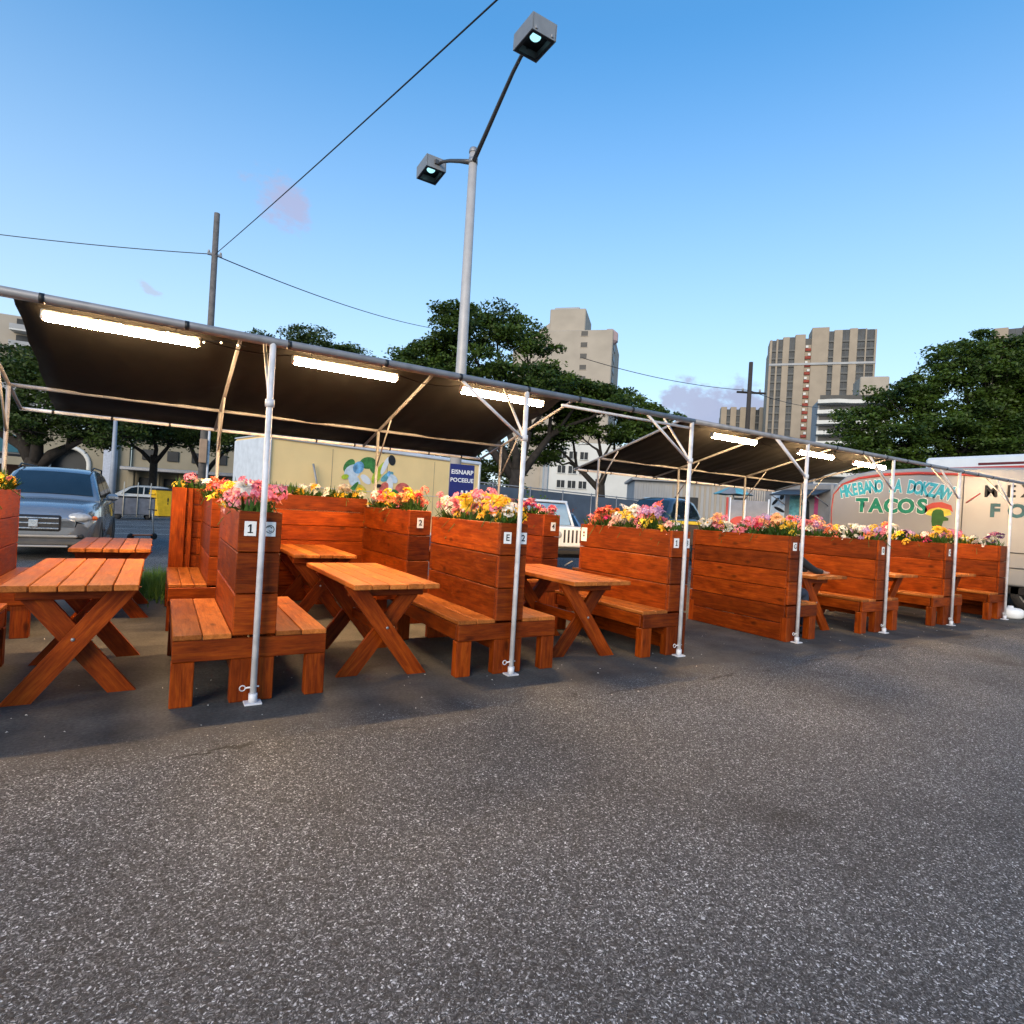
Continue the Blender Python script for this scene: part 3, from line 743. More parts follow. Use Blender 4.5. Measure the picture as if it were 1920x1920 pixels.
def flowers(cx, cy, w, l, z, palette, label, n=26, seed=1, along='Y', tall=0.0, hmax=0.24):
    rnd = random.Random(seed); rng = np.random.default_rng(seed)
    t = empty('flower_bed', (cx, cy, z)); tag(t, label, 'flowers', 'flowers growing on the planter boxes')
    # leaves: narrow blades and broad leaves, uneven along the box
    N = int(760 * l / 1.5)
    u = rng.uniform(-l / 2, l / 2, N); v = rng.uniform(-w / 2, w / 2, N)
    dens = 0.55 + 0.45 * np.sin(u * 7 + seed) * np.cos(u * 3.1 + seed * 2)
    hgt = (0.07 + 0.21 * rng.random(N)) * (0.55 + 0.6 * dens)
    ang = rng.uniform(0, 2 * np.pi, N); tilt = rng.uniform(0.05, 0.9, N); wd = rng.uniform(0.005, 0.020, N)
    bx, by = (v, u) if along == 'Y' else (u, v)
    base = np.stack([bx, by, np.zeros(N)], 1)
    dirv = np.stack([np.cos(ang) * np.sin(tilt), np.sin(ang) * np.sin(tilt), np.cos(tilt)], 1)
    side = np.stack([-np.sin(ang), np.cos(ang), np.zeros(N)], 1)
    p0 = base; p1 = base + dirv * hgt[:, None] * 0.55 + side * wd[:, None]; p3 = base + dirv * hgt[:, None] * 0.55 - side * wd[:, None]
    tip = base + dirv * hgt[:, None]; tip[:, 2] -= hgt * 0.15 * tilt
    V = np.stack([p0, p1, tip, p3], 1).reshape(-1, 3); Q = np.arange(4 * N).reshape(-1, 4)
    me = np_mesh('foliage', V, Q); me.materials.append(GREEN)
    tag(link('foliage', me, None, t), kind='stuff')
    kinds = ['daisy', 'lily', 'cluster', 'rose', 'cluster', 'rose', 'daisy', 'cluster']
    palette = palette + ['white', 'pink', 'yellow']
    # colours come in bunches along the box
    nb = max(3, int(l / 0.19)); bunch = [(rnd.choice(palette), rnd.choice(kinds), rnd.uniform(0.03, hmax - 0.10)) for _ in range(nb)]
    n = int(n * 1.7)
    for i in range(n):
        f = (i + rnd.random()) / n; uu = (f - 0.5) * l; vv = rnd.uniform(-w / 2, w / 2) * 1.25
        colr, kd, hh = bunch[min(nb - 1, int(f * nb))]
        if rnd.random() < 0.40: colr = rnd.choice(palette)
        if rnd.random() < 0.40: kd = rnd.choice(kinds)
        h = hh + rnd.uniform(-0.04, 0.12) + (tall if rnd.random() < 0.2 else 0)
        sc = rnd.uniform(0.95, 1.7)
        lo = (vv, uu, h) if along == 'Y' else (uu, vv, h)
        tl = (rnd.uniform(-0.9, 0.25), rnd.uniform(-0.65, 0.65), rnd.uniform(0, 6.28)) if kd != 'spike' else (rnd.uniform(-.3, .3), rnd.uniform(-.3, .3), 0)
        m = Matrix.Translation(lo) @ Euler((-tl[0], tl[1], tl[2]), 'XYZ').to_matrix().to_4x4() @ Matrix.Scale(sc, 4)
        link('bloom', bloom(kd, colr), None, t, mw=m)
    return t
FW = 2 * HW - 0.10
fc, bc = (Y0 + Y1) / 2, (Z0 + Z1) / 2
fz = 1.30 - 0.062
flowers(PX[0], fc, FW, 1.40, fz, ['coral', 'yellow', 'yellow', 'white', 'pink', 'peach'], 'coral, white and yellow blooms on the planter beside the grey car', 46, 11, hmax=0.26)
flowers(PX[1], fc, FW, 1.40, fz, ['pink', 'blush', 'pink', 'yellow', 'coral', 'blush'], 'pink and blush blooms with feathery green on the numeral 1 booth', 48, 12, hmax=0.30)
flowers(PX[2], fc, FW, 1.40, fz, ['yellow', 'white', 'violet', 'orange', 'yellow', 'pink', 'cream'], 'yellow, white, orange and dark violet blooms on the numeral 2 booth', 52, 33, hmax=0.30)
flowers(PX[3], fc, FW, 1.40, fz, ['yellow', 'blush', 'pink', 'magenta', 'lilac', 'coral'], 'yellow, blush, magenta and lilac blooms on the walkway booth', 48, 14, hmax=0.27, tall=0.05)
flowers(PX[4], fc, FW, 1.40, fz, ['red', 'magenta', 'yellow', 'pink', 'peach', 'lilac'], 'red, yellow and pink blooms on the booth with closed plank side', 48, 21, hmax=0.29, tall=0.05)
flowers(PX[5], fc, FW, 1.40, fz, ['peach', 'blush', 'white', 'coral', 'pink', 'lilac'], 'peach, blush and lilac blooms on the booth after the seated person', 50, 16, hmax=0.32)
flowers(PX[6], fc, FW, 1.40, fz, ['yellow', 'coral', 'orange', 'violet', 'lilac', 'magenta'], 'yellow, coral and violet blooms on the second to last booth', 50, 17, hmax=0.32)
flowers(PX[7], fc, FW, 1.40, fz, ['pink', 'blush', 'violet', 'yellow', 'pink'], 'pink and yellow blooms on the last booth by the food truck', 50, 18, hmax=0.30)
flowers(PX[0], bc, FW, 1.4, 1.33 - .062, ['white', 'yellow', 'pink'], 'blooms on the back row planter nearest the grey car', 26, 31)
flowers(PX[1], bc, FW, 1.4, 1.36 - .062, ['yellow', 'orange', 'blush', 'white', 'coral'], 'yellow and orange blooms on the back row booth behind numeral 1', 36, 19)
flowers(PX[2] + .02, bc - .12, FW, 1.6, 1.35 - .062, ['coral', 'peach', 'coral', 'yellow', 'red'], 'coral and peach blooms on the back row booth behind numeral 2', 50, 20, hmax=0.36)
flowers(PX[3] + .06, bc, FW, 1.4, 1.39 - .062, ['cream', 'blush', 'pink', 'peach', 'magenta'], 'cream and pink blooms on the back row booth by the white off-roader', 40, 25, hmax=0.30)
flowers(PX[4] + .1, bc, FW, 1.4, 1.35 - .062, ['orange', 'yellow', 'coral', 'red'], 'orange and yellow blooms on the back row booth seen past the walkway', 34, 22)
flowers(1.37, 8.51, 0.15, 2.36, 1.46 - .066, ['white', 'yellow', 'yellow', 'cream'], 'white and yellow blooms on the plank back wall', 34, 23, along='X', hmax=0.20)

# pale grit and scraps on the asphalt round the booths
rng = np.random.default_rng(9); N = 220
gx = rng.uniform(-1.6, 13.5, N); gy = 4.25 + rng.normal(0, .45, N) + (rng.random(N) < .3) * rng.uniform(0, 3, N); gs = rng.uniform(.004, .011, N); ga = rng.uniform(0, 6.28, N)
V = []
for k in range(N):
    ca, sa = math.cos(ga[k]) * gs[k], math.sin(ga[k]) * gs[k]
    V += [(gx[k] + ca, gy[k] + sa, 0.001), (gx[k] - sa * .6, gy[k] + ca * .6, 0.001), (gx[k] - ca, gy[k] - sa, 0.001), (gx[k], gy[k], 0.001 + gs[k] * .8)]
I = np.arange(0, 4 * N, 4)
F = np.concatenate([np.stack([I, I + 1, I + 3], 1), np.stack([I + 1, I + 2, I + 3], 1), np.stack([I + 2, I, I + 3], 1)])
me = np_mesh('grit', V, F); me.materials.append(plain('pale_grit', (.55, .52, .47), .8, noise=.3, scale=50))
tag(link('grit', me), 'pale grit scattered on the asphalt along the booths', 'grit', kind='stuff')
# ------------------------------------------------------------------ canopies of pipe and tarp
BZ, RZ_, KZ, EZ = 2.45, 2.985, 2.45, 2.275      # front beam, ridge, back rail, rear eave heights
BY, RY, KY, EY = 4.24, 6.30, 8.20, 8.90
def pipe(t, name, pts, r=0.021, mat=None, n=10):
    return MB().tube(pts, r, n).build(name, mat or GALV, t)
def canopy(xs, tx0, tx1, beam_x0, beam_x1, label, braces, seed):
    rnd = random.Random(seed)
    t = empty('tarp_canopy', ((xs[0] + xs[-1]) / 2, (BY + KY) / 2, 0)); tag(t, label, 'canopy', 'pipe framed canopies over the booths')
    t.location = (0, 0, 0)
    t.location = (xs[0], BY, 0)
    off = Vector((-xs[0], -BY, 0))
    def V(*p): return Vector(p) + off
    pipe(t, 'front_beam', [V(beam_x0, BY, BZ), V((beam_x0 + beam_x1) / 2, BY, BZ + 0.004), V(beam_x1, BY, BZ)], 0.026, BEAM, n=14)
    if beam_x0 < 0: pipe(t, 'lower_beam', [V(3.05, BY + 0.03, BZ - 0.07), V(PX[3], BY + 0.03, BZ - 0.07)], 0.013)
    pipe(t, 'ridge_pipe', [V(xs[0] - .02, RY, RZ_ - 0.05), V(xs[-1] + .02, RY, RZ_ - 0.05)], 0.021, BEAM)
    pipe(t, 'back_rail', [V(xs[0] - .02, KY, KZ), V(xs[-1] + .02, KY, KZ)], 0.021, BEAM)
    ev = pipe(t, 'eave_pipe', [V(xs[0] - .01, EY, EZ), V(xs[-1] + .01, EY, EZ)], 0.021)
    x = xs[0] + 0.3
    while x < xs[-1]:
        MB().tube([V(x, EY, EZ) - Vector((.012, 0, 0)), V(x, EY, EZ) + Vector((.012, 0, 0))], 0.027, 8).build('tarp_tie', BLACK, ev, loc=None)
        x += 0.62 + rnd.uniform(-.06, .06)
    for i, px in enumerate(xs):
        inner = 0 < i < len(xs) - 1
        # rafters
        pipe(t, 'rafter', [V(px, BY, BZ), V(px, RY, RZ_ - 0.04)], 0.019, BEAM)
        pipe(t, 'rafter', [V(px, RY, RZ_ - 0.04), V(px, KY, KZ), V(px, EY, EZ)], 0.019, BEAM)
        # back post
        pipe(t, 'back_post', [V(px, KY, 0.012), V(px, KY, KZ)], 0.021, BEAM)
        pipe(t, 'brace', [V(px, KY, KZ - 0.52), V(px, KY - 0.50, KZ + 0.10)], 0.011, BEAM)
        pipe(t, 'brace', [V(px, BY, BZ - 0.42), V(px, BY + 0.40, BZ + 0.07)], 0.012)
    # tarp
    nx = int((tx1 - tx0) / 0.17); prof = [(BY + 0.027, BZ + 0.012), (BY + 0.05, BZ + 0.036), (BY + .3, BZ + 0.10)]
    for k in range(1, 9): prof.append((BY + .3 + (RY - BY - .3) * k / 8, BZ + 0.10 + (RZ_ - BZ - .10) * k / 8))
    for k in range(1, 13): prof.append((RY + (EY - RY) * k / 12, RZ_ + (EZ + 0.03 - RZ_) * k / 12))
    prof = prof[:-1] + [(EY - 0.045, EZ + 0.038), (EY - 0.024, EZ + 0.020)]
    vs, fs = [], []
    for i in range(nx + 1):
        xx = tx0 + (tx1 - tx0) * i / nx
        near = min(abs(xx - p) for p in xs); sagx = min(1, near / 0.9)
        for j, (yy, zz) in enumerate(prof):
            q = 0 if (j < 2 or j > len(prof) - 4) else 1
            ridge = max(0, 1 - abs(yy - RY) / 0.5)
            s = q * 0.045 * sagx * (1 - 0.8 * ridge) + q * (0.006 * math.sin(xx * 7.3 + yy * 2.1 + seed) + 0.004 * math.sin(xx * 15.1 - yy * 5.3)) * (1 - ridge)
            vs.append(V(xx + 0.01 * math.sin(yy * 9 + seed), yy, zz - s))
    m = len(prof)
    for i in range(nx):
        for j in range(m - 1): fs.append((i * m + j, (i + 1) * m + j, (i + 1) * m + j + 1, i * m + j + 1))
    b = MB(); b.add(vs, fs, True); o = b.build('tarp', TARP, t)
    md = o.modifiers.new('thickness', 'SOLIDIFY'); md.thickness = 0.003; md.offset = 1
    # straps round the front beam
    x = tx0 + 0.5
    while x < tx1 - 0.2:
        MB().tube([V(x - .012, BY, BZ), V(x + .012, BY, BZ)], 0.030, 10).build('strap', BLACK, t)
        x += 0.62 + rnd.uniform(-.1, .1)
    return t, V
def front_post(t, V, px, label=None, left=True, right=True):
    p = MB().tube([V(px, BY, 0.012), V(px, BY, BZ)], 0.0205, 14).build('post', GALV, t)
    MB().cbox(V(px, BY, 0.006), (0.11, 0.09, 0.012), 0.002).build('base_plate', GALV, p)
    MB().tube([V(px, BY, 0.012), V(px, BY, 0.07)], 0.028, 12).build('sleeve', GALV, p)
    MB().tube([V(px - 0.05, BY, 0.11), V(px + 0.035, BY, 0.115)], 0.006, 8).build('hitch_pin', GALV, p)
    c = V(px - 0.068, BY, 0.11)
    MB().tube([c + Vector((0.018 * math.cos(a), 0, 0.018 * math.sin(a))) for a in [6.283 * k / 12 for k in range(13)]], 0.004, 6).build('pin_ring', GALV, p)
    MB().tube([V(px, BY, BZ - 0.44), V(px, BY, BZ - 0.39)], 0.030, 12).build('collar', GALV, p)
    if left: pipe(t, 'brace', [V(px - 0.02, BY, BZ - 0.42), V(px - 0.62, BY + .01, BZ - 0.02)], 0.013)
    if right: pipe(t, 'brace', [V(px + 0.02, BY, BZ - 0.42), V(px + 0.62, BY + .01, BZ - 0.02)], 0.013)
c1, V1 = canopy([PX[0] , PX[1], PX[2], PX[3]], -1.12, PX[3] - 0.10, -2.6, PX[3] + 0.02, 'dark tarp canopy over the numeral 1 and numeral 2 booths', None, 3)
for px, l, r_ in ((PX[0], False, False), (PX[1], False, False), (PX[2], True, False), (PX[3], True, False)):
    front_post(c1, V1, px, left=l, right=r_)
c2, V2 = canopy([PX[4], PX[5], PX[6], PX[7]], PX[4] + 0.10, PX[7] + 0.02, PX[3] + 0.03, 16.0, 'dark tarp canopy over the booths near the food truck', None, 8)
for px in PX[4:8]:
    front_post(c2, V2, px, left=True, right=False)

# lit tubes hung under the ridge
def tube_light(x0, x1, z, label):
    t = empty('tube_light', ((x0 + x1) / 2, RY - 0.02, z)); L = x1 - x0
    tag(t, label, 'light', 'lit tube lights under the canopies')
    MB().cbox((0, 0, 0.028), (L, 0.062, 0.03), 0.008).build('housing', WHITE, t)
    pts = [(-L / 2 + 0.03, 0, -0.012), (L / 2 - 0.03, 0, -0.012)]
    MB().tube(pts, 0.040, 14).build('diffuser', TUBE, t)
    for e in (-1, 1):
        MB().cbox((e * (L / 2 - 0.014), 0, -0.006), (0.028, 0.068, 0.07), 0.008).build('end_cap', WHITE, t)
        MB().tube([(e * L * 0.33, 0, 0.04), (e * L * 0.33, 0, RZ_ - 0.06 - z)], 0.003, 6).build('hanger', DARKMET, t)
    return t
tube_light(-0.92, 0.27, 2.825, 'lit tube light over the table beside the grey car')
tube_light(1.09, 2.22, 2.82, 'lit tube light between the numeral 1 and 2 posts')
tube_light(2.99, 4.19, 2.82, 'lit tube light above the numeral 2 booth post')
tube_light(7.42, 8.52, 2.80, 'lit tube light above the seated person')
tube_light(9.70, 10.80, 2.775, 'lit tube light in the middle of the far canopy')
tube_light(11.50, 12.68, 2.75, 'lit tube light at the food truck end of the far canopy')
# supply cables drooping between the lights
def cable(name, pts, r, mat, label, cat, sag=0.05, group=None, n=14, kind=None):
    b = MB(); out = []
    for a, c in zip(pts[:-1], pts[1:]):
        a, c = Vector(a), Vector(c)
        for k in range(n + 1):
            f = k / n; p = a.lerp(c, f); p.z -= sag * 4 * f * (1 - f); out.append(p)
    b.tube(out, r, 6); o = b.build(name, mat)
    return tag(o, label, cat, group)
cable('power_cable', [(0.25, RY, 2.86), (1.10, RY, 2.86)], 0.006, BLACK, 'black supply cable linking the first two tube lights', 'cable', 0.04)
cable('power_cable', [(2.21, RY, 2.86), (3.0, RY, 2.86)], 0.006, BLACK, 'black supply cable between the tube lights at the numeral 2 post', 'cable', 0.05)
cable('power_cable', [(8.5, RY, 2.84), (9.72, RY, 2.82)], 0.006, BLACK, 'black supply cable under the far canopy, nearer the walkway', 'cable', 0.06)
cable('power_cable', [(10.78, RY, 2.82), (11.52, RY, 2.79)], 0.006, BLACK, 'black supply cable under the far canopy, nearer the food truck', 'cable', 0.07)
# fairy lights clipped along the front beam
rnd = random.Random(4)
t = empty('fairy_lights', (-0.55, BY + 0.05, BZ - 0.040)); tag(t, 'string of tiny warm bulbs under the beam beside the grey car', 'fairy lights')
pts = []; x = 0.0
while x < 1.05:
    pts.append((x, 0, -0.012 * (1 + math.sin(x * 19)))); x += 0.05
MB().tube(pts, 0.0025, 5).build('wire', BLACK, t)
for k in range(10):
    p = Vector(pts[min(len(pts) - 1, int(k * 2.1 + 0.5))]) + Vector((0, 0, -0.010))
    MB().lathe([(0.0, -0.006), (0.005, -0.003), (0.006, 0), (0.004, 0.005), (0, 0.007)], 8, c=p).build('bulb', FAIRY, t)
# ------------------------------------------------------------------ vehicles
def paint(name, col, rough=0.28, metal=0.35):
    m = plain(name, col, rough, metal, noise=0.06, scale=3, spec=0.5, coat=0.7)
    return m
def loft(b, rings, smooth=True, cap=True):
    n = len(rings[0]); base = len(b.v)
    for r in rings: b.v += [tuple(p) for p in r]
    for i in range(len(rings) - 1):
        for k in range(n - 1):
            b.f.append((base + i * n + k, base + i * n + k + 1, base + (i + 1) * n + k + 1, base + (i + 1) * n + k)); b.s.append(smooth)
    if cap:
        b.f.append(tuple(base + k for k in range(n))); b.s.append(False)
        e = base + (len(rings) - 1) * n
        b.f.append(tuple(e + k for k in range(n))[::-1]); b.s.append(False)
CLAD = plain('grey_cladding', (0.06, 0.058, 0.055), 0.6, noise=0.15)
LENS = plain('headlamp_lens', (0.34, 0.36, 0.38), 0.10, noise=0.25, scale=14, spec=0.9)
AMBER = plain('amber_lens', (0.75, 0.16, 0.03), 0.2, noise=0.2)
SILVER = plain('silver_trim', (0.42, 0.40, 0.37), 0.35, 0.4, noise=0.1)
def wheel(parent, x, y, r, side, w=0.22, rimmat=None):
    t = MB().lathe([(r * 0.62, -w / 2), (r * 0.93, -w / 2), (r, -w * 0.32), (r, w * 0.32), (r * 0.93, w / 2), (r * 0.62, w / 2)], 28, 'Y').build('tyre', RUBBER, parent, loc=(x, y, r))
    b = MB().lathe([(r * 0.63, -w * .4), (r * 0.63, w * .40), (r * 0.56, w * .34)], 28, 'Y')
    for k in range(5):
        a = 6.283 * k / 5
        m = Matrix.Rotation(a, 3, 'Y')
        b.box(m @ Vector((0, 0, r * 0.34)) + Vector((0, side * w * 0.32, 0)), (r * 0.20, w * 0.12, r * 0.62), m)
    b.lathe([(0, side * w * .40), (r * .13, side * w * .40), (r * .14, side * w * .3)], 12, 'Y')
    b.build('rim', rimmat or CHROME, t)
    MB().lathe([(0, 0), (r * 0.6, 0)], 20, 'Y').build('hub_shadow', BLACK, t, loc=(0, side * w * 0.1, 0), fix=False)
    return t
def car(label, loc, rz, body_mat, L=4.65, W_=1.88, H=1.72, detail=True, glass=None, name='parked_car', group=None, cat='car', k=1.0):
    t = empty(name, loc, rz); tag(t, label, cat, group)
    glass = glass or GLASS
    w = W_ / 2; f = L / 4.65; zk = H / 1.72
    X = lambda s: L / 2 - s * f
    st = [(0.0, .66, .46, .74), (.07, .80, .34, .86), (.25, .89, .27, .94), (.6, .955, .25, 1.0), (1.1, .985, .25, 1.07), (1.5, 1.0, .25, 1.10), (2.5, 1.0, .25, 1.11), (3.8, 1.0, .26, 1.13), (4.35, .96, .30, 1.12), (4.58, .90, .38, 1.05), (4.65, .80, .46, .98)]
    rings = []
    for s, ww, zb, zt in st:
        a = ww * w; zb *= zk; zt *= zk
        half = [(a * .80, zb), (a * .96, zb + .08), (a * .995, zb + .26), (a, zb + .42 * (zt - zb) + .1), (a * .975, zt - .16), (a * .93, zt - .055), (a * .82, zt - .005), (a * .45, zt + .02), (0, zt + .03)]
        ring = [(X(s), -y, z) for y, z in half] + [(X(s), y, z) for y, z in half[::-1][1:]]
        rings.append(ring + [ring[0]])
    b = MB(); loft(b, rings); body = b.build('body', body_mat, t)
    yb, yr = .915 * w, .70 * w
    z0, z1 = 1.05 * zk, 1.66 * zk
    yz = lambda z: yb + (yr - yb) * (z - z0) / (z1 - z0)
    gs = [(1.20, 1.07), (1.6, 1.36), (1.98, 1.60), (2.3, 1.675), (2.9, 1.70), (3.6, 1.685), (4.05, 1.62), (4.32, 1.38), (4.52, 1.10)]
    rings = []
    for s, zt in gs:
        zt *= zk
        half = [(yz(z0) , z0 - .02), (yz((z0 + zt) / 2), (z0 + zt) / 2), (yz(zt - .05 * (zt - z0)), zt - .07 * (zt - z0)), (yz(zt) - .05, zt), (yz(zt) * .5, zt + .018), (0, zt + .025)]
        ring = [(X(s), -y, z) for y, z in half] + [(X(s), y, z) for y, z in half[::-1][1:]]
        rings.append(ring)
    b = MB(); loft(b, rings); b.build('cabin', body_mat, t)
    # glass panes stand a little proud of the cabin
    def topz(s):
        for (s0, a0), (s1, a1) in zip(gs[:-1], gs[1:]):
            if s0 <= s <= s1: return (a0 + (a1 - a0) * (s - s0) / (s1 - s0)) * zk
        return gs[-1][1] * zk
    def screen(name, sa, sb, off):
        n = 6; vs = []; fs = []
        for i in range(n + 1):
            s = sa + (sb - sa) * i / n; zt = topz(s) + .012
            for j in range(9):
                v = -1 + j / 4
                yy = v * (yz(zt) - .09); vs.append((X(s) + off, yy, zt + .022 * (1 - v * v)))
        for i in range(n):
            for j in range(8): fs.append((i * 9 + j, i * 9 + j + 1, (i + 1) * 9 + j + 1, (i + 1) * 9 + j))
        return MB().add(vs, fs, True).build(name, glass, t)
    screen('windscreen', 1.30, 1.95, .012)
    screen('rear_screen', 4.10, 4.46, -.012)
    for sd in (-1, 1):
        for poly in ([(1.66, 1.13), (2.04, 1.50), (2.32, 1.585), (2.74, 1.60), (2.74, 1.13)], [(2.82, 1.13), (2.82, 1.60), (3.5, 1.585), (3.58, 1.15)], [(3.66, 1.17), (3.60, 1.575), (3.92, 1.52), (4.16, 1.30), (4.2, 1.20)]):
            pv = [(X(s), sd * (yz(z * zk) + .009), z * zk) for s, z in poly]
            MB().add(pv, [tuple(range(len(pv)))]).build('side_window', glass, t)
    for s in (.90, 3.68):
        for sd in (-1, 1):
            MB().lathe([(0, 0), (.415, 0), (.435, -.01 * sd), (.435, -.10 * sd)], 26, 'Y').build('wheel_arch', CLAD, t, loc=(X(s), sd * (w + .004), .37))
            wheel(t, X(s), sd * (w - .095), .36, sd)
    MB().cbox((X(2.3), 0, .25), (1.9 * f, W_ * .985, .10), .03).build('sill', CLAD, t)
    # front end
    MB().cbox((X(.02), 0, .66 * zk), (.10, .80, .30), .03).build('grille', BLACK, body)
    for z in (.57, .66, .75): MB().cbox((X(-.032), 0, z * zk), (.02, .74, .024), .006).build('grille_bar', CHROME, body)
    MB().cbox((X(-.045), 0, .66 * zk), (.02, .14, .14), .008).build('emblem', CHROME, body)
    for sd in (-1, 1):
        m = Matrix.Rotation(sd * -.42, 3, 'Z')
        hl = MB(); hl.lathe([(math.sin(math.pi * q / 10), -math.cos(math.pi * q / 10)) for q in range(11)], 20)
        hl.v = [tuple(m @ Vector((v[0] * .17, v[1] * .27, v[2] * .105)) + Vector((X(.16), sd * .60 * w / .94, .77 * zk))) for v in hl.v]
        hl.build('headlight', LENS, t)
        MB().lathe([(0, .0), (.055, .0), (.062, -.012)], 14, 'X', c=(X(.02), sd * .60 * w / .94, .75 * zk)).build('headlight_bulb', CHROME, t)
        m2 = Matrix.Rotation(sd * -.95, 3, 'Z')
        MB().cbox((X(.40), sd * .845 * w / .94, .755 * zk), (.16, .09, .085), .03, m2).build('indicator', AMBER, t)
        # mirrors
        mr = MB(); mr.cbox((X(1.66), sd * (w + .10), 1.15 * zk), (.13, .22, .15), .05); mr.tube([(X(1.7), sd * (w - .06), 1.09 * zk), (X(1.68), sd * (w + .06), 1.12 * zk)], .022, 8)
        mr.build('mirror', body_mat, t)
        MB().cbox((X(.10), sd * .62 * w / .94, .45), (.14, .26, .09), .03).build('fog_lamp', BLACK, t)
        if detail:
            MB().tube([(X(2.0), sd * yr * .93, 1.66 * zk), (X(2.3), sd * yr * .95, 1.74 * zk), (X(3.9), sd * yr * .95, 1.735 * zk), (X(4.1), sd * yr * .92, 1.64 * zk)], .016, 8).build('roof_rail', DARKMET, t)
            for s in (2.66, 3.50): MB().cbox((X(s), sd * (w * .985), 1.0 * zk), (.19, .03, .03), .01).build('door_handle', body_mat, t)
            for s in (1.62, 2.78, 3.62): MB().cbox((X(s), sd * (w * .9975), .72 * zk), (.008, .008, .62), .002).build('door_gap', BLACK, t)
    MB().cbox((X(.06), 0, .33), (.20, W_ * .80, .15), .05).build('bumper', CLAD, t)
    MB().cbox((X(-.02), 0, .27), (.12, W_ * .56, .035), .012).build('skid_plate', SILVER, t)
    MB().cbox((X(.02), 0, .45), (.06, W_ * .70, .05), .02).build('bumper_strip', SILVER, t)
    return t
SUVP = paint('grey_blue_metallic', (0.30, 0.32, 0.345), 0.20, 0.65)
car('grey sport utility car parked facing the booths, headlights to the tables', (-1.88, 15.95, 0), R(-90 - 1), SUVP, H=1.80, L=4.7)
WHITEP = paint('white_car_paint', (0.72, 0.73, 0.74), 0.3, 0.0)
car('white sport utility car parked far behind the thin grey lamp post', (-1.2, 46.5, 0), R(172), WHITEP, detail=False, L=4.7)
BLUEP = paint('pale_blue_car_paint', (0.22, 0.29, 0.36), 0.25, 0.4)
car('pale blue car parked behind the white off-roader', (12.6, 17.6, 0), R(-120), BLUEP, L=4.4, H=1.5, detail=False)
DARKP = paint('dark_blue_van_paint', (0.05, 0.07, 0.095), 0.22, 0.4)
car('dark blue van parked by the grey fence with rounded windscreen', (17.2, 17.0, 0), R(-160), DARKP, L=5.0, W_=2.0, H=2.35, name='parked_van', cat='van', detail=False)

# white off-roader with seven-slot grille
def offroader(label, loc, rz, mat):
    t = empty('off_roader', loc, rz); tag(t, label, 'car')
    L, w = 3.9, .80
    fx = L / 2
    MB().cbox((fx - .70, 0, .92), (1.34, 1.36, .40), .07).build('hood', mat, t)
    g = MB().cbox((fx - .02, 0, .88), (.07, 1.18, .46), .025).build('grille', mat, t)
    for k in range(7):
        MB().cbox((fx + .012, (k - 3) * .108, .90), (.02, .052, .30), .008).build('grille_slot', BLACK, g)
    for s in (-1, 1):
        MB().lathe([(0, .03), (.075, .025), (.09, .0), (.09, -.03)], 18, 'X', c=(fx + .01, s * .485, .93)).build('headlight', LENS, t)
        b = MB(); b.cbox((fx - .55, s * .86, .90), (.95, .30, .07), .03); b.cbox((fx - .12, s * .86, .80), (.10, .30, .17), .03); b.build('fender', mat, t)
        MB().cbox((fx - .10, s * .86, .80), (.10, .12, .08), .02).build('indicator', AMBER, t)
        for xx in (fx - .55, fx - 3.0): wheel(t, xx, s * .80, .38, s, .26)
        MB().cbox((fx + .10, s * .45, .50), (.14, .03, .06), .01).build('tow_hook', BLACK, t)
        MB().tube([(fx - 1.36, s * .70, 1.08), (fx - 1.72, s * .64, 1.72)], .035, 8).build('windscreen_post', mat, t)
    MB().cbox((fx + .10, 0, .55), (.16, 1.5, .14), .03).build('bumper', BLACK, t)
    MB().cbox((fx - .62, 0, .55), (1.2, 1.0, .30), .03).build('chassis', BLACK, t)
    for s in (-1, 1): MB().tube([(fx + .05, s * .10, .34), (fx - .02, s * .26, .22)], .018, 8).build('axle_link', SILVER, t)
    MB().cbox((fx - 2.6, 0, .82), (2.5, 1.46, .62), .06).build('tub', mat, t)
    MB().cbox((fx - 2.75, 0, 1.43), (2.05, 1.36, .62), .10).build('hard_top', BLACK, t)
    m = Matrix.Rotation(-.51, 3, 'Y')
    MB().cbox((fx - 1.53, 0, 1.40), (.02, 1.24, .62), .006, m).build('windscreen', SKYGL, t)
    MB().cbox((fx - 1.74, 0, 1.73), (.10, 1.36, .07), .02).build('windscreen_header', mat, t)
    return t
SKYGL = glass_mat('pale_windscreen_glass', (0.22, 0.32, 0.40), 0.08)
offroader('white off-roader with slotted grille parked behind the booths', (8.62, 12.78, 0), R(-97), WHITEP)

# ------------------------------------------------------------------ cream trailer with painted flowers
CREAM = plain('cream_panel', (0.90, 0.64, 0.29), 0.5, noise=0.07, scale=1.2)
TRIM = plain('white_aluminium_trim', (0.66, 0.67, 0.70), 0.4, 0.2, noise=0.1)
tr_ang = math.atan2(1.47, 6.12)
t = empty('food_trailer', (2.04, 13.98, 0), tr_ang); tag(t, 'cream food trailer with white trim and painted flowers and leaves on its side', 'trailer')
TL, TD, TH = 6.30, 2.05, 2.80
body = MB().cbox((TL / 2, TD / 2, (TH + .62) / 2), (TL, TD, TH - .62), .03).build('body', CREAM, t)
MB().cbox((-.012, TD / 2, (TH + .62) / 2), (.03, TD - .05, TH - .72), .01).build('end_panel', TRIM, t)
for (x, n) in ((1.55, 0), (3.1, 0), (4.62, 0)): MB().box((x, -.002, 1.66), (.012, .008, 2.0)).build('panel_joint', plain('joint_shadow%d' % int(x * 10), (0.40, 0.29, 0.18), .6), body)
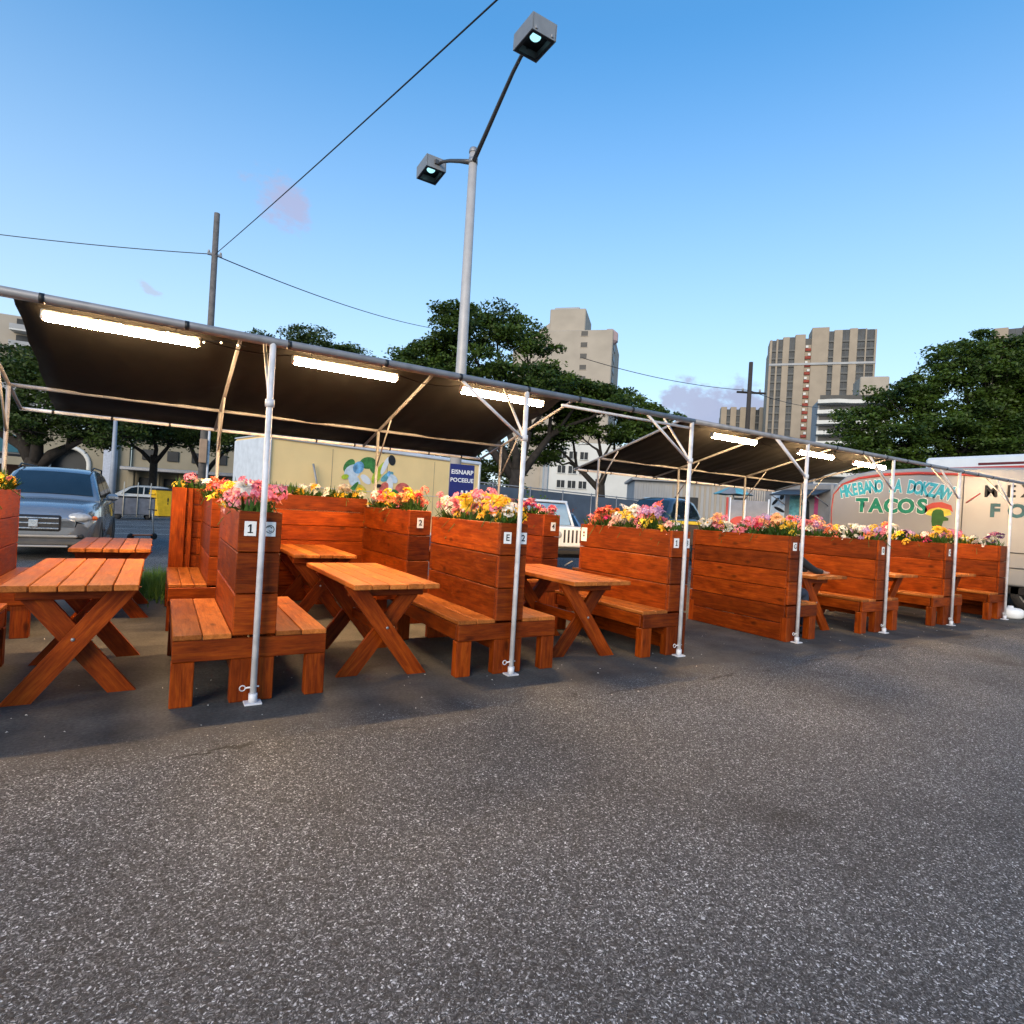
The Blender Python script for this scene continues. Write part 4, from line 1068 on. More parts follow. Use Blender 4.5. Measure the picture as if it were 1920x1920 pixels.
MB().cbox((TL / 2, -.012, 1.70), (TL - .1, .01, .012), .003).build('panel_joint', TRIM, body)
MB().cbox((TL / 2, -.02, TH - .03), (TL + .06, .06, .085), .02).build('top_rail', TRIM, t)
MB().cbox((TL / 2, TD / 2, TH + .015), (TL + .04, TD + .04, .03), .01).build('roof_sheet', TRIM, t)
for x in (.02, TL - .02): MB().cbox((x, -.02, 1.72), (.075, .05, 2.10), .015).build('corner_rail', TRIM, t)
MB().cbox((TL / 2, -.02, .64), (TL, .06, .09), .02).build('bottom_rail', TRIM, t)
for x in (2.4, 3.3):
    for y in (.16, TD - .16): wheel(t, x, y, .34, -1 if y < 1 else 1)
for x in (.5, TL - .5): MB().tube([(x, .5, 0), (x, .5, .64)], .04, 8).build('jack_stand', DARKMET, t)
MB().tube([(1.25, -.10, 1.35), (1.02, -.10, 2.25)], .025, 8).build('prop_pole', DGALV, t)
# painted flowers: flat paint, laid on the panel
def flat(parent, name, mat, pts, y, pos):
    b = MB(); b.add([(p[0] + pos[0], y, p[1] + pos[1]) for p in pts], [tuple(range(len(pts)))]); return b.build(name, mat, parent, fix=False)
def ell(a, b_, rot=0, n=16, taper=0.0):
    o = []
    for k in range(n):
        q = 6.283 * k / n; x, z = a * math.cos(q), b_ * math.sin(q) * (1 - taper * math.cos(q))
        o.append((x * math.cos(rot) - z * math.sin(rot), x * math.sin(rot) + z * math.cos(rot)))
    return o
pm = {k: plain('mural_' + k, c, .55, noise=n, scale=9) for k, c, n in (('blue', (.16, .38, .62), .5), ('pale', (.60, .68, .74), .18), ('green', (.05, .20, .04), .5), ('lime', (.42, .52, .03), .35), ('black', (.012, .012, .012), .2), ('coral', (.68, .14, .10), .35), ('white', (.78, .78, .78), .06), ('yellow', (.70, .55, .06), .3), ('teal', (.12, .36, .40), .4))}
cx, cz = 2.62, 2.0
mur = [('green', ell(.20, .12, .9), -.62, .30), ('green', ell(.24, .15, .2), -.10, .42), ('green', ell(.17, .10, 2.2), .06, .30), ('pale', ell(.24, .17, .5), -.52, .16), ('blue', ell(.17, .14, .8), -.36, .28), ('pale', ell(.22, .14, -.9), -.45, -.08), ('white', ell(.17, .09, -.6), -.14, .0), ('lime', ell(.33, .10, 1.1, taper=.5), .22, .20), ('white', ell(.26, .07, 1.15), .40, .40), ('black', ell(.11, .14, .3), .60, .56), ('teal', ell(.22, .09, .6), .48, .12), ('pale', ell(.16, .10, -.5), .66, .08), ('white', ell(.24, .11, 1.5), .56, -.12), ('coral', ell(.17, .12, .9), .40, -.18), ('yellow', ell(.20, .11, -.5), -.28, -.26), ('green', ell(.28, .06, .9), -.52, -.30), ('black', ell(.045, .035), -.42, .78), ('black', ell(.05, .035), .32, .74), ('coral', ell(.24, .20, 0), .98, -.20), ('lime', ell(.10, .06, .3), -.72, .02), ('black', ell(.10, .05, .2), .22, -.14), ('blue', ell(.08, .05, 1.2), .52, .20), ('green', ell(.16, .09, 2.4), .78, -.32)]
for k, (c, p, x, z) in enumerate(mur):
    flat(body, 'painted_petal', pm[c], p, -.004 - .0008 * k, (cx + x, cz + z))

# ------------------------------------------------------------------ food truck with lettering
TRUCKP = plain('brushed_silver_panel', (0.335, 0.335, 0.335), 0.42, 0.25, noise=0.08, scale=1.1)
GREENP = plain('green_lettering', (0.01, 0.22, 0.13), .5, noise=.25, scale=6)
TEALP = plain('teal_lettering', (0.04, 0.36, 0.44), .5, noise=.3, scale=6)
DTEAL = plain('dark_teal_lettering', (0.01, 0.09, 0.11), .5, noise=.3, scale=6)
REDP = plain('red_line_paint', (0.50, 0.06, 0.045), .5, noise=.15)
# local frame: x runs to the right along the side, y points away from the viewer's side
ft = empty('food_truck', (14.5, 8.45, 0), R(-90)); tag(ft, 'silver food truck with green and teal lettering and a red line, beside the last booth', 'truck')
FL, FD, FH = 6.4, 2.3, 2.86
prof = [(0.0, .50), (FL, .50), (FL, FH - .12), (FL - .5, FH - .08), (2.2, FH + .05), (1.0, FH + .02), (.38, FH - .10), (.10, FH - .34), (0.0, FH - .62)]
fb = MB().prism(prof, 0.0, FD).build('body', TRUCKP, ft)
md = fb.modifiers.new('edge', 'BEVEL'); md.width = 0.05; md.segments = 3; md.limit_method = 'ANGLE'
for z in (1.16, .86): MB().cbox((FL / 2 + 1.2, -.008, z), (FL - 2.4, .014, .018), .004).build('panel_seam', DARKMET, fb)
MB().cbox((2.86, -.006, 1.7), (.016, .012, 2.2), .003).build('panel_seam', DARKMET, fb)
MB().cbox((FL / 2, .3, .42), (FL - .3, .5, .18), .02).build('skirt', BLACK, ft)
for x in (1.3, 4.1): 
    for y in (.18, FD - .18): wheel(ft, x, y, .40, -1 if y < 1 else 1, .26, SILVER)
red = [(x, -.012, z) for x, z in [(.10, 1.25), (.07, 1.9), (.10, 2.30), (.30, 2.55), (.7, 2.70), (1.3, 2.775), (2.0, 2.79), (2.8, 2.74), (3.3, 2.68)]]
MB().tube(red, [.010, .010, .014, .022, .03, .036, .036, .03, .022], 6).build('painted_line', REDP, fb)
MB().tube([(2.92, -.006, 2.14), (3.16, -.006, 2.34)], .012, 6).build('painted_line', REDP, fb)
TX = cols(XA, ZA, (0, -1, 0))
def letters(parent, s, mat, size, x, z, sx=1.0, rot=0.0, outline=True, y=-.010, name='lettering', bold=.05):
    me = text_mesh(s, size, bold=bold); me.materials.append(mat)
    m = Matrix.Translation((x, y, z)) @ TX @ Matrix.Rotation(rot, 4, 'Z') @ Matrix.Diagonal((sx, 1, 1, 1))
    o = link(name, me, None, parent, mw=m)
    if outline:
        cu = bpy.data.curves.new('outline', 'FONT'); cu.body = s; cu.size = size; cu.align_x = 'CENTER'; cu.align_y = 'CENTER'; cu.offset = size * .085; cu.resolution_u = 2
        ob = bpy.data.objects.new('outline', cu); COL.objects.link(ob); dg = bpy.context.evaluated_depsgraph_get(); dg.update()
        m2 = bpy.data.meshes.new_from_object(ob.evaluated_get(dg)); m2.materials.clear(); m2.materials.append(WHITE)
        bpy.data.objects.remove(ob); bpy.data.curves.remove(cu)
        link('lettering_outline', m2, None, parent, mw=Matrix.Translation((x, y + .004, z)) @ TX @ Matrix.Rotation(rot, 4, 'Z') @ Matrix.Diagonal((sx, 1, 1, 1)))
    return o
for k, ch in enumerate('TACOS'): letters(fb, ch, GREENP, .44, .80 + k * .325, 2.03, .98)
arc = 'HKEBANO LA DOKZAW'
for k, ch in enumerate(arc):
    if ch == ' ': continue
    u = k / (len(arc) - 1)
    letters(fb, ch, TEALP, .40,   .34 + u * 2.22, 2.36 + .15 * math.sin(u * math.pi) - .03 * u, .56, .22 * math.cos(u * math.pi), True)
for k, ch in enumerate('MEXICAN'): letters(fb, ch, PRINT, .34, 3.34 + sum((.33, .27, .26, .20, .24, .28, .28)[:k]), 2.37, .92, outline=False, bold=.022)
for k, ch in enumerate('FOOD'): letters(fb, ch, DTEAL, .36, 3.42 + k * .36, 1.98, 1.0, outline=False)
# painted cactus in a wide brimmed hat
flat(fb, 'painted_hat', REDP, [(-.27, -.05), (-.25, .12), (-.12, .20), (.06, .22), (.24, .15), (.28, .0), (.20, .06), (0, .10), (-.16, .06)], -.010, (2.42, 1.93))
pmy = pm['yellow']
flat(fb, 'painted_brim', pmy, [(-.24, -.06), (-.20, .06), (0, .10), (.22, .05), (.25, -.05), (.10, -.10), (-.10, -.10)], -.008, (2.42, 1.93))
flat(fb, 'painted_cactus', plain('cactus_green', (.02, .10, .015), .5, noise=.3), [(-.12, -.02), (-.10, .05), (-.04, .09), (.05, .09), (.10, .05), (.12, -.06), (.20, -.10), (.20, -.15), (.11, -.16), (.07, -.32), (.05, -.52), (-.05, -.52), (-.09, -.34), (-.12, -.18)], -.012, (2.42, 1.90))
flat(fb, 'painted_cup', pmy, [(-.05, -.12), (.07, -.12), (.10, .10), (-.07, .10)], -.010, (.62, 1.46))
flat(fb, 'painted_cup_lid', WHITE, [(-.12, .10), (.13, .10), (.13, .14), (-.12, .14)], -.0115, (.62, 1.46))
# taller white truck behind it
bt = empty('white_truck', (17.6, 7.6, 0), R(-90)); tag(bt, 'tall white truck with red and dark stripes standing behind the silver food truck', 'truck')
bb = MB().cbox((3.2, 1.1, 2.02), (6.6, 2.2, 2.95), .06).build('body', WHITEP, bt)
MB().cbox((3.4, -.004, 3.18), (5.9, .012, .07), .003).build('stripe', REDP, bb)
MB().cbox((3.7, -.004, 3.28), (5.2, .012, .06), .003).build('stripe', plain('maroon_stripe', (.12, .012, .015), .5), bb)
MB().cbox((3.3, -.004, 3.0), (6.0, .012, .03), .003).build('stripe', SILVER, bb)
for x in (1.2, 5.2):
    for y in (.16, 2.04): wheel(bt, x, y, .42, -1 if y < 1 else 1, .26, SILVER)
MB().cbox((4.2, 1.0, 3.61), (.8, .7, .24), .06).build('roof_unit', TRIM, bt)
# truck with a painted end, left of the silver one
gt = empty('painted_truck', (16.6, 12.6, 0), R(-90)); tag(gt, 'grey truck with ribbed shutter and black and white painting, behind the walkway booths', 'truck')
GREYP = plain('grey_truck_panel', (0.24, 0.235, 0.235), .5, .1, noise=.1)
gb = MB().cbox((1.5, 1.05, 1.66), (3.0, 2.1, 2.2), .05).build('body', GREYP, gt)
for k in range(9): MB().cbox((.12 + k * .085, -.012, 1.7), (.045, .03, 1.9), .008).build('shutter_rib', SILVER, gb)
flat(gb, 'painted_panel', pm['pale'], [(0, 0), (.55, 0), (.55, 1.6), (.08, 1.6)], -.006, (.98, .95))
for k, (x, z, a, b_, r_) in enumerate([(1.2, 2.2, .16, .05, .8), (1.35, 1.95, .2, .05, -.4), (1.2, 1.7, .2, .04, .5), (1.38, 1.45, .17, .05, -.6), (1.15, 1.3, .12, .05, .3), (1.42, 2.35, .10, .07, 1.2)]):
    flat(gb, 'painted_stroke', PRINT, ell(a, b_, r_), -.008 - .0007 * k, (x, z))
flat(gb, 'painted_panel', pm['teal'], [(0, 0), (.5, 0), (.5, 1.5), (0, 1.5)], -.006, (1.68, 1.0))
flat(gb, 'painted_panel', pm['black'], [(0, 0), (.32, .1), (.26, 1.1), (.05, 1.3)], -.009, (2.06, 1.1))
flat(gb, 'painted_panel', plain('mural_magenta', (.42, .06, .18), .5), [(0, 0), (.12, 0), (.12, 1.5), (0, 1.5)], -.010, (2.48, 1.0))
flat(gb, 'painted_panel', pm['lime'], ell(.14, .09, .3), -.011, (1.86, 1.28))
b = MB(); b.add([(1.5, -.02, 2.55), (2.95, -.02, 2.55), (2.95, -.75, 2.35), (1.5, -.75, 2.35)], [(0, 1, 2, 3)]); aw = b.build('awning', DARKMET, gt); aw.modifiers.new('t', 'SOLIDIFY').thickness = .03
for x in (1.55, 2.9): MB().tube([(x, -.02, 2.1), (x, -.72, 2.36)], .015, 6).build('awning_strut', DGALV, gt)
for x in (.7, 2.4):
    for y in (.16, 1.94): wheel(gt, x, y, .38, -1 if y < 1 else 1, .24, SILVER)
MB().cbox((1.5, .5, .48), (2.8, .6, .2), .02).build('skirt', BLACK, gt)
# low dark trailer with a yellow stripe, beyond the walkway
dt = empty('flat_trailer', (13.9, 13.4, 0), R(-28)); tag(dt, 'low dark trailer with a yellow stripe beyond the walkway', 'trailer')
MB().cbox((.9, .6, .98), (2.0, 1.2, .68), .03).build('body', plain('dark_brown_panel', (.045, .028, .022), .5), dt)
MB().cbox((.9, -.004, 1.37), (2.02, .02, .10), .004).build('stripe', plain('yellow_stripe', (.62, .42, .02), .5), dt)
for x in (.6, 1.2): wheel(dt, x, .1, .30, -1, .2)
for x in (.1, 1.7): MB().tube([(x, .6, 0), (x, .6, .65)], .03, 8).build('jack_stand', DARKMET, dt)
# grey stall board with red rounds
sb = empty('stall_board', (14.9, 11.1, 0), R(-33)); tag(sb, 'grey stall board painted with two red rounds, between white poles', 'board')
bo = MB().cbox((0, 0, 1.28), (1.15, .05, 1.7), .01).build('panel', plain('stall_grey', (.25, .255, .28), .6), sb)
flat(bo, 'painted_round', REDP, ell(.33, .24), -.028, (-.22, 1.42)); flat(bo, 'painted_round', REDP, ell(.20, .22), -.029, (.34, 1.45))
for x in (-.56, -.12, .56): MB().tube([(x, -.05, 0), (x, -.05, 2.2)], .022, 8).build('pole', WHITE, sb)
MB().cbox((-.62, .03, 1.5), (.06, .05, 1.4), .01).build('red_post', REDP, sb)
for x in (-.5, .5): MB().cbox((x, 0, .22), (.06, .3, .44), .01).build('foot', DGALV, sb)
# small teal and white shade tent
ut = empty('shade_umbrella', (15.6, 12.2, 0)); tag(ut, 'small teal and grey shade umbrella behind the stall board', 'umbrella')
MB().tube([(0, 0, 0), (0, 0, 2.62)], .022, 8).build('pole', WHITE, ut)
for k in range(8):
    a0, a1 = 6.283 * k / 8, 6.283 * (k + 1) / 8; r_ = .62
    b = MB(); b.add([(0, 0, 2.66), (r_ * math.cos(a0), r_ * math.sin(a0), 2.36), (r_ * .97 * math.cos((a0 + a1) / 2), r_ * .97 * math.sin((a0 + a1) / 2), 2.34), (r_ * math.cos(a1), r_ * math.sin(a1), 2.36)], [(0, 1, 2, 3)])
    o = b.build('canopy_panel', pm['teal'] if k % 2 else GREYP, ut, fix=False); o.modifiers.new('t', 'SOLIDIFY').thickness = .004
MB().cbox((0, 0, .04), (.5, .5, .08), .02).build('base', DARKMET, ut)

# white weight at the last post
w_ = MB().lathe([(0, .0), (.15, .0), (.19, .03), (.20, .10), (.19, .155), (.15, .18), (.05, .185), (.04, .22), (0, .22)], 24).build('weight', WHITE, loc=(13.30, 4.30, 0))
tag(w_, 'round white weight standing on the asphalt beside the last post', 'weight')

# yellow bin and grey folding cart, far left
YEL = plain('yellow_plastic', (0.70, 0.42, 0.01), .45, noise=.15)
t = empty('waste_bin', (0.30, 37.6, 0), R(20)); tag(t, 'yellow waste bin with dark lid standing far across the car park', 'bin')
MB().prism([(-.42, .05), (.42, .05), (.62, 1.45), (-.62, 1.45)], -.45, .45).build('tub', YEL, t)
MB().cbox((0, 0, 1.50), (1.36, 1.0, .10), .03).build('lid', plain('bin_lid', (.02, .03, .05), .5), t)
for s in (-1, 1): MB().cbox((s * .62, 0, 1.25), (.14, .7, .12), .03).build('grip', YEL, t); 
for s in (-1, 1): MB().lathe([(0, -.05), (.10, -.05), (.10, .05), (0, .05)], 14, 'Y', c=(s * .32, -.3, .10)).build('castor', RUBBER, t)
me = text_mesh('!', .5); me.materials.append(PRINT); link('mark', me, None, t, mw=cols(XA, ZA, (0, -1, 0), (0, -.455, .85)))
t = empty('folding_cart', (-1.0, 33.0, 0), R(8)); tag(t, 'grey folding cart with tall handle posts, between the grey car and yellow bin', 'cart')
MB().cbox((0, 0, .62), (1.65, .9, .80), .03).build('box', plain('cart_fabric', (.16, .16, .18), .8, noise=.2), t)
MB().cbox((0, 0, 1.05), (1.72, .95, .05), .01).build('rim', BLACK, t)
for x in (-.45, .1, .62):
    MB().tube([(x, -.47, .12), (x, -.47, 1.75)], .022, 8).build('post', plain('cart_pole_%d' % int(x * 100 + 99), (.45, .40, .32), .5), t)
for x in (-.6, .6):
    for y in (-.35, .35): MB().lathe([(0, -.04), (.12, -.04), (.12, .04), (0, .04)], 16, 'Y', c=(x, y, .12)).build('wheel', RUBBER, t)
# little orange and black toy scooter left on the lane
t = empty('kick_scooter', (-0.35, 19.5, 0), R(30)); tag(t, 'small kick scooter with orange deck left on the lane beside the grey car', 'scooter')
MB().cbox((0, 0, .13), (.55, .13, .035), .015).build('deck', plain('orange_plastic', (.60, .13, .02), .4), t)
for x in (-.30, .34): MB().lathe([(0, -.025), (.075, -.03), (.09, -.015), (.09, .015), (.075, .03), (0, .025)], 16, 'Y', c=(x, 0, .09)).build('wheel', RUBBER, t)
MB().tube([(.34, 0, .12), (.28, 0, .55), (.25, 0, .85)], .016, 8).build('stem', SILVER, t)
MB().tube([(.25, -.20, .85), (.25, .20, .85)], .018, 8).build('handlebar', BLACK, t)
# ------------------------------------------------------------------ trees
RV = Vector((0.8547, -0.5190, 0)); DV = Vector((0.5190, 0.8547, 0))
def leaves(rng, centres, radii, per, size, squash=0.5):
    """small leaf faces over flattened clumps; more on the upper side"""
    C = np.repeat(np.asarray(centres), per, 0); Rr = np.repeat(np.asarray(radii), per)
    N = len(C)
    d = rng.normal(size=(N, 3)); d /= np.linalg.norm(d, axis=1)[:, None]
    d[:, 2] = np.where((d[:, 2] < 0) & (rng.random(N) < 0.6), -d[:, 2], d[:, 2])
    rad = Rr * (0.35 + 0.65 * rng.random(N) ** 0.5) * (1 + 0.18 * rng.normal(size=N))
    p = C + d * rad[:, None] * np.array([1, 1, squash])
    a = rng.normal(size=(N, 3)); a[:, 2] *= 0.55; a /= np.linalg.norm(a, axis=1)[:, None]
    b = np.cross(a, rng.normal(size=(N, 3))); b /= np.linalg.norm(b, axis=1)[:, None]
    s = size * rng.uniform(0.6, 1.35, N)[:, None]
    V = np.stack([p + a * s, p + b * s * 0.5, p - a * s, p - b * s * 0.5], 1).reshape(-1, 3)
    return V, np.arange(4 * N).reshape(-1, 4)
def tree(label, base, lobes, seed, trunk_r=0.38, fork=2.6, leaf=0.105, mat=None, per=150, lean=(0, 0), clump=0.85, name='monkeypod_tree', group='trees round the car park', dens=1.25):
    """lobes: (right, away, height, radius, thickness)"""
    rng = np.random.default_rng(seed); rnd = random.Random(seed)
    t = empty(name, (*base, 0)); tag(t, label, 'tree', group)
    fk = Vector((lean[0], lean[1], fork))
    MB().tube([(0, 0, -.05), (lean[0] * .2, lean[1] * .2, fork * .35), (lean[0] * .6, lean[1] * .6, fork * .7), fk + Vector((0, 0, .3))], [trunk_r * 1.35, trunk_r * 1.05, trunk_r * .95, trunk_r * .9], 12).build('trunk', BARK, t)
    cs, rs = [], []
    # a few main limbs leave the fork; the lobes hang on the nearest of them
    ng = max(2, min(5, len(lobes) // 3)); L_ = sorted(lobes, key=lambda q: math.atan2(q[1] + .01, q[0]) if abs(q[0]) + abs(q[1]) > .5 else 0)
    L_ = sorted(lobes, key=lambda q: q[0])
    groups = [L_[k * len(L_) // ng:(k + 1) * len(L_) // ng] for k in range(ng)]
    for grp in groups:
        cen = sum((RV * q[0] + DV * q[1] + Vector((0, 0, q[2])) for q in grp), Vector()) / len(grp)
        knee = fk.lerp(cen, .48) + Vector((rnd.uniform(-.3, .3), rnd.uniform(-.5, .5), rnd.uniform(-.3, .1)))
        mr = trunk_r * .62
        lb = MB(); lb.tube([fk - Vector((0, 0, .35)), fk.lerp(knee, .5) + Vector((rnd.uniform(-.2, .2), rnd.uniform(-.2, .2), rnd.uniform(-.15, .15))), knee], [mr, mr * .82, mr * .62], 9)
        for (r_, d_, z, rad, th) in grp:
            c = RV * r_ + DV * d_ + Vector((0, 0, z))
            m2 = knee.lerp(c, .6) + Vector((rnd.uniform(-.35, .35), rnd.uniform(-.35, .35), rnd.uniform(-.35, .1)))
            lr = mr * .50
            lb.tube([knee - (knee - fk).normalized() * .1, knee.lerp(m2, .5) + Vector((0, 0, rnd.uniform(-.2, .2))), m2, c - Vector((0, 0, th * .2))], [lr, lr * .8, lr * .6, lr * .3], 7)
            n = max(5, int(dens * 4.6 * (rad / clump) ** 2))
            for k in range(n):
                q = rng.normal(size=3); q /= np.linalg.norm(q); q *= rng.random() ** .36
                p = c + Vector((q[0] * rad * 1.12, q[1] * rad * 1.12, q[2] * th))
                cs.append(tuple(p)); rs.append(clump * rnd.uniform(.5, 1.05))
                if k % 3 == 0:
                    s0 = m2.lerp(c, rnd.uniform(0, .8)); lb.tube([s0, s0.lerp(p, .55) + Vector((0, 0, -.12)), p], [lr * .26, lr * .16, .015], 5, cap=False)
        lb.build('limb', BARK, t, fix=False)
    V, Q = leaves(rng, cs, rs, per, leaf)
    me = np_mesh('crown', V, Q); me.materials.append(mat or LEAF)
    link('crown', me, None, t)
    return t
tree('broad spreading tree with dark crown rising behind the light pole', (16.73, 27.28), [(-6.7, 0, 8.5, 1.7, .9), (-5.0, .5, 9.7, 1.9, 1.0), (-3.2, -1.0, 10.9, 2.0, 1.1), (-1.6, .6, 11.8, 1.7, .9), (.1, -.4, 10.6, 1.6, .8), (1.7, .8, 9.0, 1.8, .8), (3.6, 0, 8.2, 1.8, .8), (5.0, -.5, 7.7, 1.5, .7), (-4.3, -1.5, 8.2, 1.9, .9), (-1.8, -1.8, 8.7, 1.8, .9), (1.2, -2, 8.0, 1.7, .8), (-2.6, 1.5, 7.0, 1.6, .8), (3.2, 1.8, 7.4, 1.6, .8), (-3.5, 2.5, 9.5, 2, 1.0), (1, 3, 8.4, 2.1, 1.0), (-4.4, .2, 10.3, 1.7, .9)], 1, trunk_r=.42, fork=3.4)
tree('smaller spreading tree with flat crown and forked trunk before the white building', (22.12, 26.34), [(-2.6, 0, 7.3, 1.5, .7), (-.9, -.6, 8.0, 1.6, .8), (.9, .2, 7.9, 1.6, .8), (2.4, -.2, 7.1, 1.5, .8), (3.5, .3, 6.2, 1.2, .7), (-3.6, .3, 5.9, 1.3, .7), (-1.8, -.8, 6.2, 1.4, .7), (.6, -1.0, 6.3, 1.4, .7), (2.4, -.6, 5.8, 1.2, .6), (-3.2, 1, 4.9, 1.1, .6)], 2, trunk_r=.30, fork=3.3, lean=(-.2, .1), clump=.75)
tree('large dark tree with dense crown beyond the food truck', (47.1, 18.2), [(-7.6, 0, 7.0, 1.9, 1.2), (-6.6, .5, 9.0, 2.0, 1.2), (-4.9, -.4, 10.4, 2.2, 1.2), (-2.9, .3, 11.4, 2.1, 1.2), (-.9, -.5, 13.2, 2.2, 1.2), (1.4, .4, 14.4, 2.3, 1.2), (3.8, .0, 14.0, 2.4, 1.3), (6.2, .2, 13.0, 2.4, 1.3), (-5.4, -1.2, 7.6, 2.2, 1.3), (-3.0, -1.5, 8.6, 2.2, 1.2), (-.4, -1.5, 9.9, 2.0, 1.0), (3.2, -1.5, 10.4, 2.2, 1.0), (5.4, -1, 9.0, 2.0, 1.0), (-2.0, 1, 6.4, 2.2, 1.0), (1.6, .5, 7.0, 2.2, 1.0), (4.6, .5, 6.6, 2.0, 1.0), (-6.4, -.8, 6.2, 1.9, 1.0), (-4.2, -1.6, 5.6, 2.0, 1.0), (.6, -1.8, 11.8, 2.1, 1.2), (2.2, -1.2, 12.4, 2.1, 1.2), (4.6, -1.4, 12.0, 2.2, 1.2), (.8, -2.0, 8.4, 2.2, 1.2), (2.8, -2.2, 8.6, 2.2, 1.2), (-1.4, -2.0, 7.6, 2.2, 1.1), (6.2, -1.6, 10.6, 2.2, 1.2), (6.6, -1.2, 7.6, 2.2, 1.2)], 3, trunk_r=.55, fork=4.2, clump=1.0, dens=1.35, leaf=.125)
tree('tall tree standing behind the large dark tree, past the white truck', (60.0, 15.5), [(-3, 0, 15, 2.6, 1.5), (0, 0, 17, 2.8, 1.5), (3, 0, 15, 2.6, 1.4), (-4, 0, 11.5, 2.6, 1.4), (0, -1, 12.5, 2.6, 1.3), (3, -1, 11, 2.6, 1.4)], 4, trunk_r=.5, fork=5, clump=1.15, leaf=.15, per=120)
tree('dark tree with thick trunk behind the grey car', (-6.2, 43.5), [(-3.5, 0, 7.5, 2.2, 1.2), (-1.6, .5, 8.0, 2.2, 1.2), (.6, -.3, 7.9, 2.2, 1.2), (2.6, .2, 7.2, 2.2, 1.1), (4.4, 0, 6.3, 2.0, 1.0), (-3, -1, 5.3, 2.0, 1.0), (0, -1.4, 6.0, 2.0, 1.0), (2.6, -1, 5.0, 1.8, .8), (-5.6, 0, 6.2, 2.0, 1.1), (4.6, -1, 4.6, 1.8, .8), (1.0, -1.6, 4.4, 1.7, .7), (-4.6, -1, 4.6, 1.8, .8)], 5, trunk_r=.60, fork=2.6, per=110, clump=.95, mat=LEAF2)
tree('dark tree with slender forked trunk before the tan arcade building', (-0.4, 48.0), [(-3.6, 0, 6.6, 2.0, 1.1), (-1.8, .4, 8.4, 2.2, 1.2), (.6, -.4, 8.9, 2.2, 1.2), (2.8, .2, 8.2, 2.2, 1.1), (-2.4, -1, 5.6, 1.8, .8), (.6, -1.2, 6.3, 1.9, .8), (3.2, -.8, 5.8, 1.8, .8), (-1.4, -1.2, 5.2, 1.7, .6), (1.8, -1.4, 5.2, 1.7, .6), (4.2, -.6, 4.8, 1.6, .6), (-3.8, -.6, 4.7, 1.6, .6)], 6, trunk_r=.26, fork=3.6, per=110, clump=.95, mat=LEAF2)
tree('dark tree reaching over the utility pole behind the canopy', (5.4, 43.5), [(-3.4, 0, 7.0, 2.0, 1.1), (-1.6, .3, 9.0, 2.0, 1.1), (.4, -.3, 10.3, 1.9, 1.0), (2.2, .2, 9.8, 1.9, 1.0), (3.8, 0, 8.4, 1.9, 1.0), (-1.6, -1, 6.2, 1.9, .9), (1.2, -1, 6.8, 1.9, .9), (3.4, -.8, 6.4, 1.8, .9), (-3.2, -1, 5.4, 1.8, .7), (0, -1.4, 5.4, 1.8, .7), (2.8, -1, 5.2, 1.7, .7)], 7, trunk_r=.36, fork=3.4, per=110, clump=.95, mat=LEAF2)
tree('round topped tree showing over the canopy, left of the light pole', (7.8, 42.2), [(-2.4, 0, 11.8, 1.5, .8), (-.6, .2, 12.5, 1.5, .8), (1.2, -.2, 12.0, 1.5, .8), (3.0, 0, 11.3, 1.6, .8), (-.6, -1, 8.0, 1.9, 1.0), (1.8, -1, 7.6, 1.9, .9), (0, .8, 6.4, 1.9, .9)], 8, trunk_r=.34, fork=3.6, per=110, clump=.9, mat=LEAF2)
tree('dark tree filling the gap behind the arcade roof', (3.2, 56.0), [(-5, 0, 7.5, 2.4, 1.3), (-2.5, .4, 9.4, 2.4, 1.3), (0, -.4, 10.0, 2.4, 1.3), (2.6, .2, 9.2, 2.4, 1.3), (5.2, .2, 7.6, 2.3, 1.2), (-3.6, -1, 5.8, 2.2, 1.0), (0, -1, 6.4, 2.2, 1.0), (3.4, -1, 6.0, 2.2, 1.0)], 12, trunk_r=.36, fork=3.4, per=95, clump=1.05, mat=LEAF2)
tree('dark tree at the far left behind the pavilion', (-11.5, 50.0), [(-3, 0, 7.5, 2.4, 1.3), (-.5, .4, 9.4, 2.4, 1.3), (2, -.4, 9.0, 2.4, 1.3), (4.2, .2, 7.4, 2.2, 1.2), (0, -1, 6.0, 2.2, 1.0), (3.4, -1, 5.4, 2.0, 1.0)], 13, trunk_r=.42, fork=3.0, per=95, clump=1.05, mat=LEAF2)
tree('low dark tree behind the fence, left of the spreading tree trunk', (16.2, 33.5), [(-4.2, 0, 4.6, 1.8, 1.3), (-2.2, 0, 5.6, 1.9, 1.4), (0, .2, 5.2, 1.9, 1.5), (2.2, 0, 4.6, 1.8, 1.4), (-3.2, -.8, 3.2, 1.7, 1.0), (0, -.8, 3.4, 1.8, 1.1), (2.4, -.6, 3.2, 1.6, 1.0)], 14, trunk_r=.24, fork=1.8, per=95, clump=.85, mat=LEAF2)
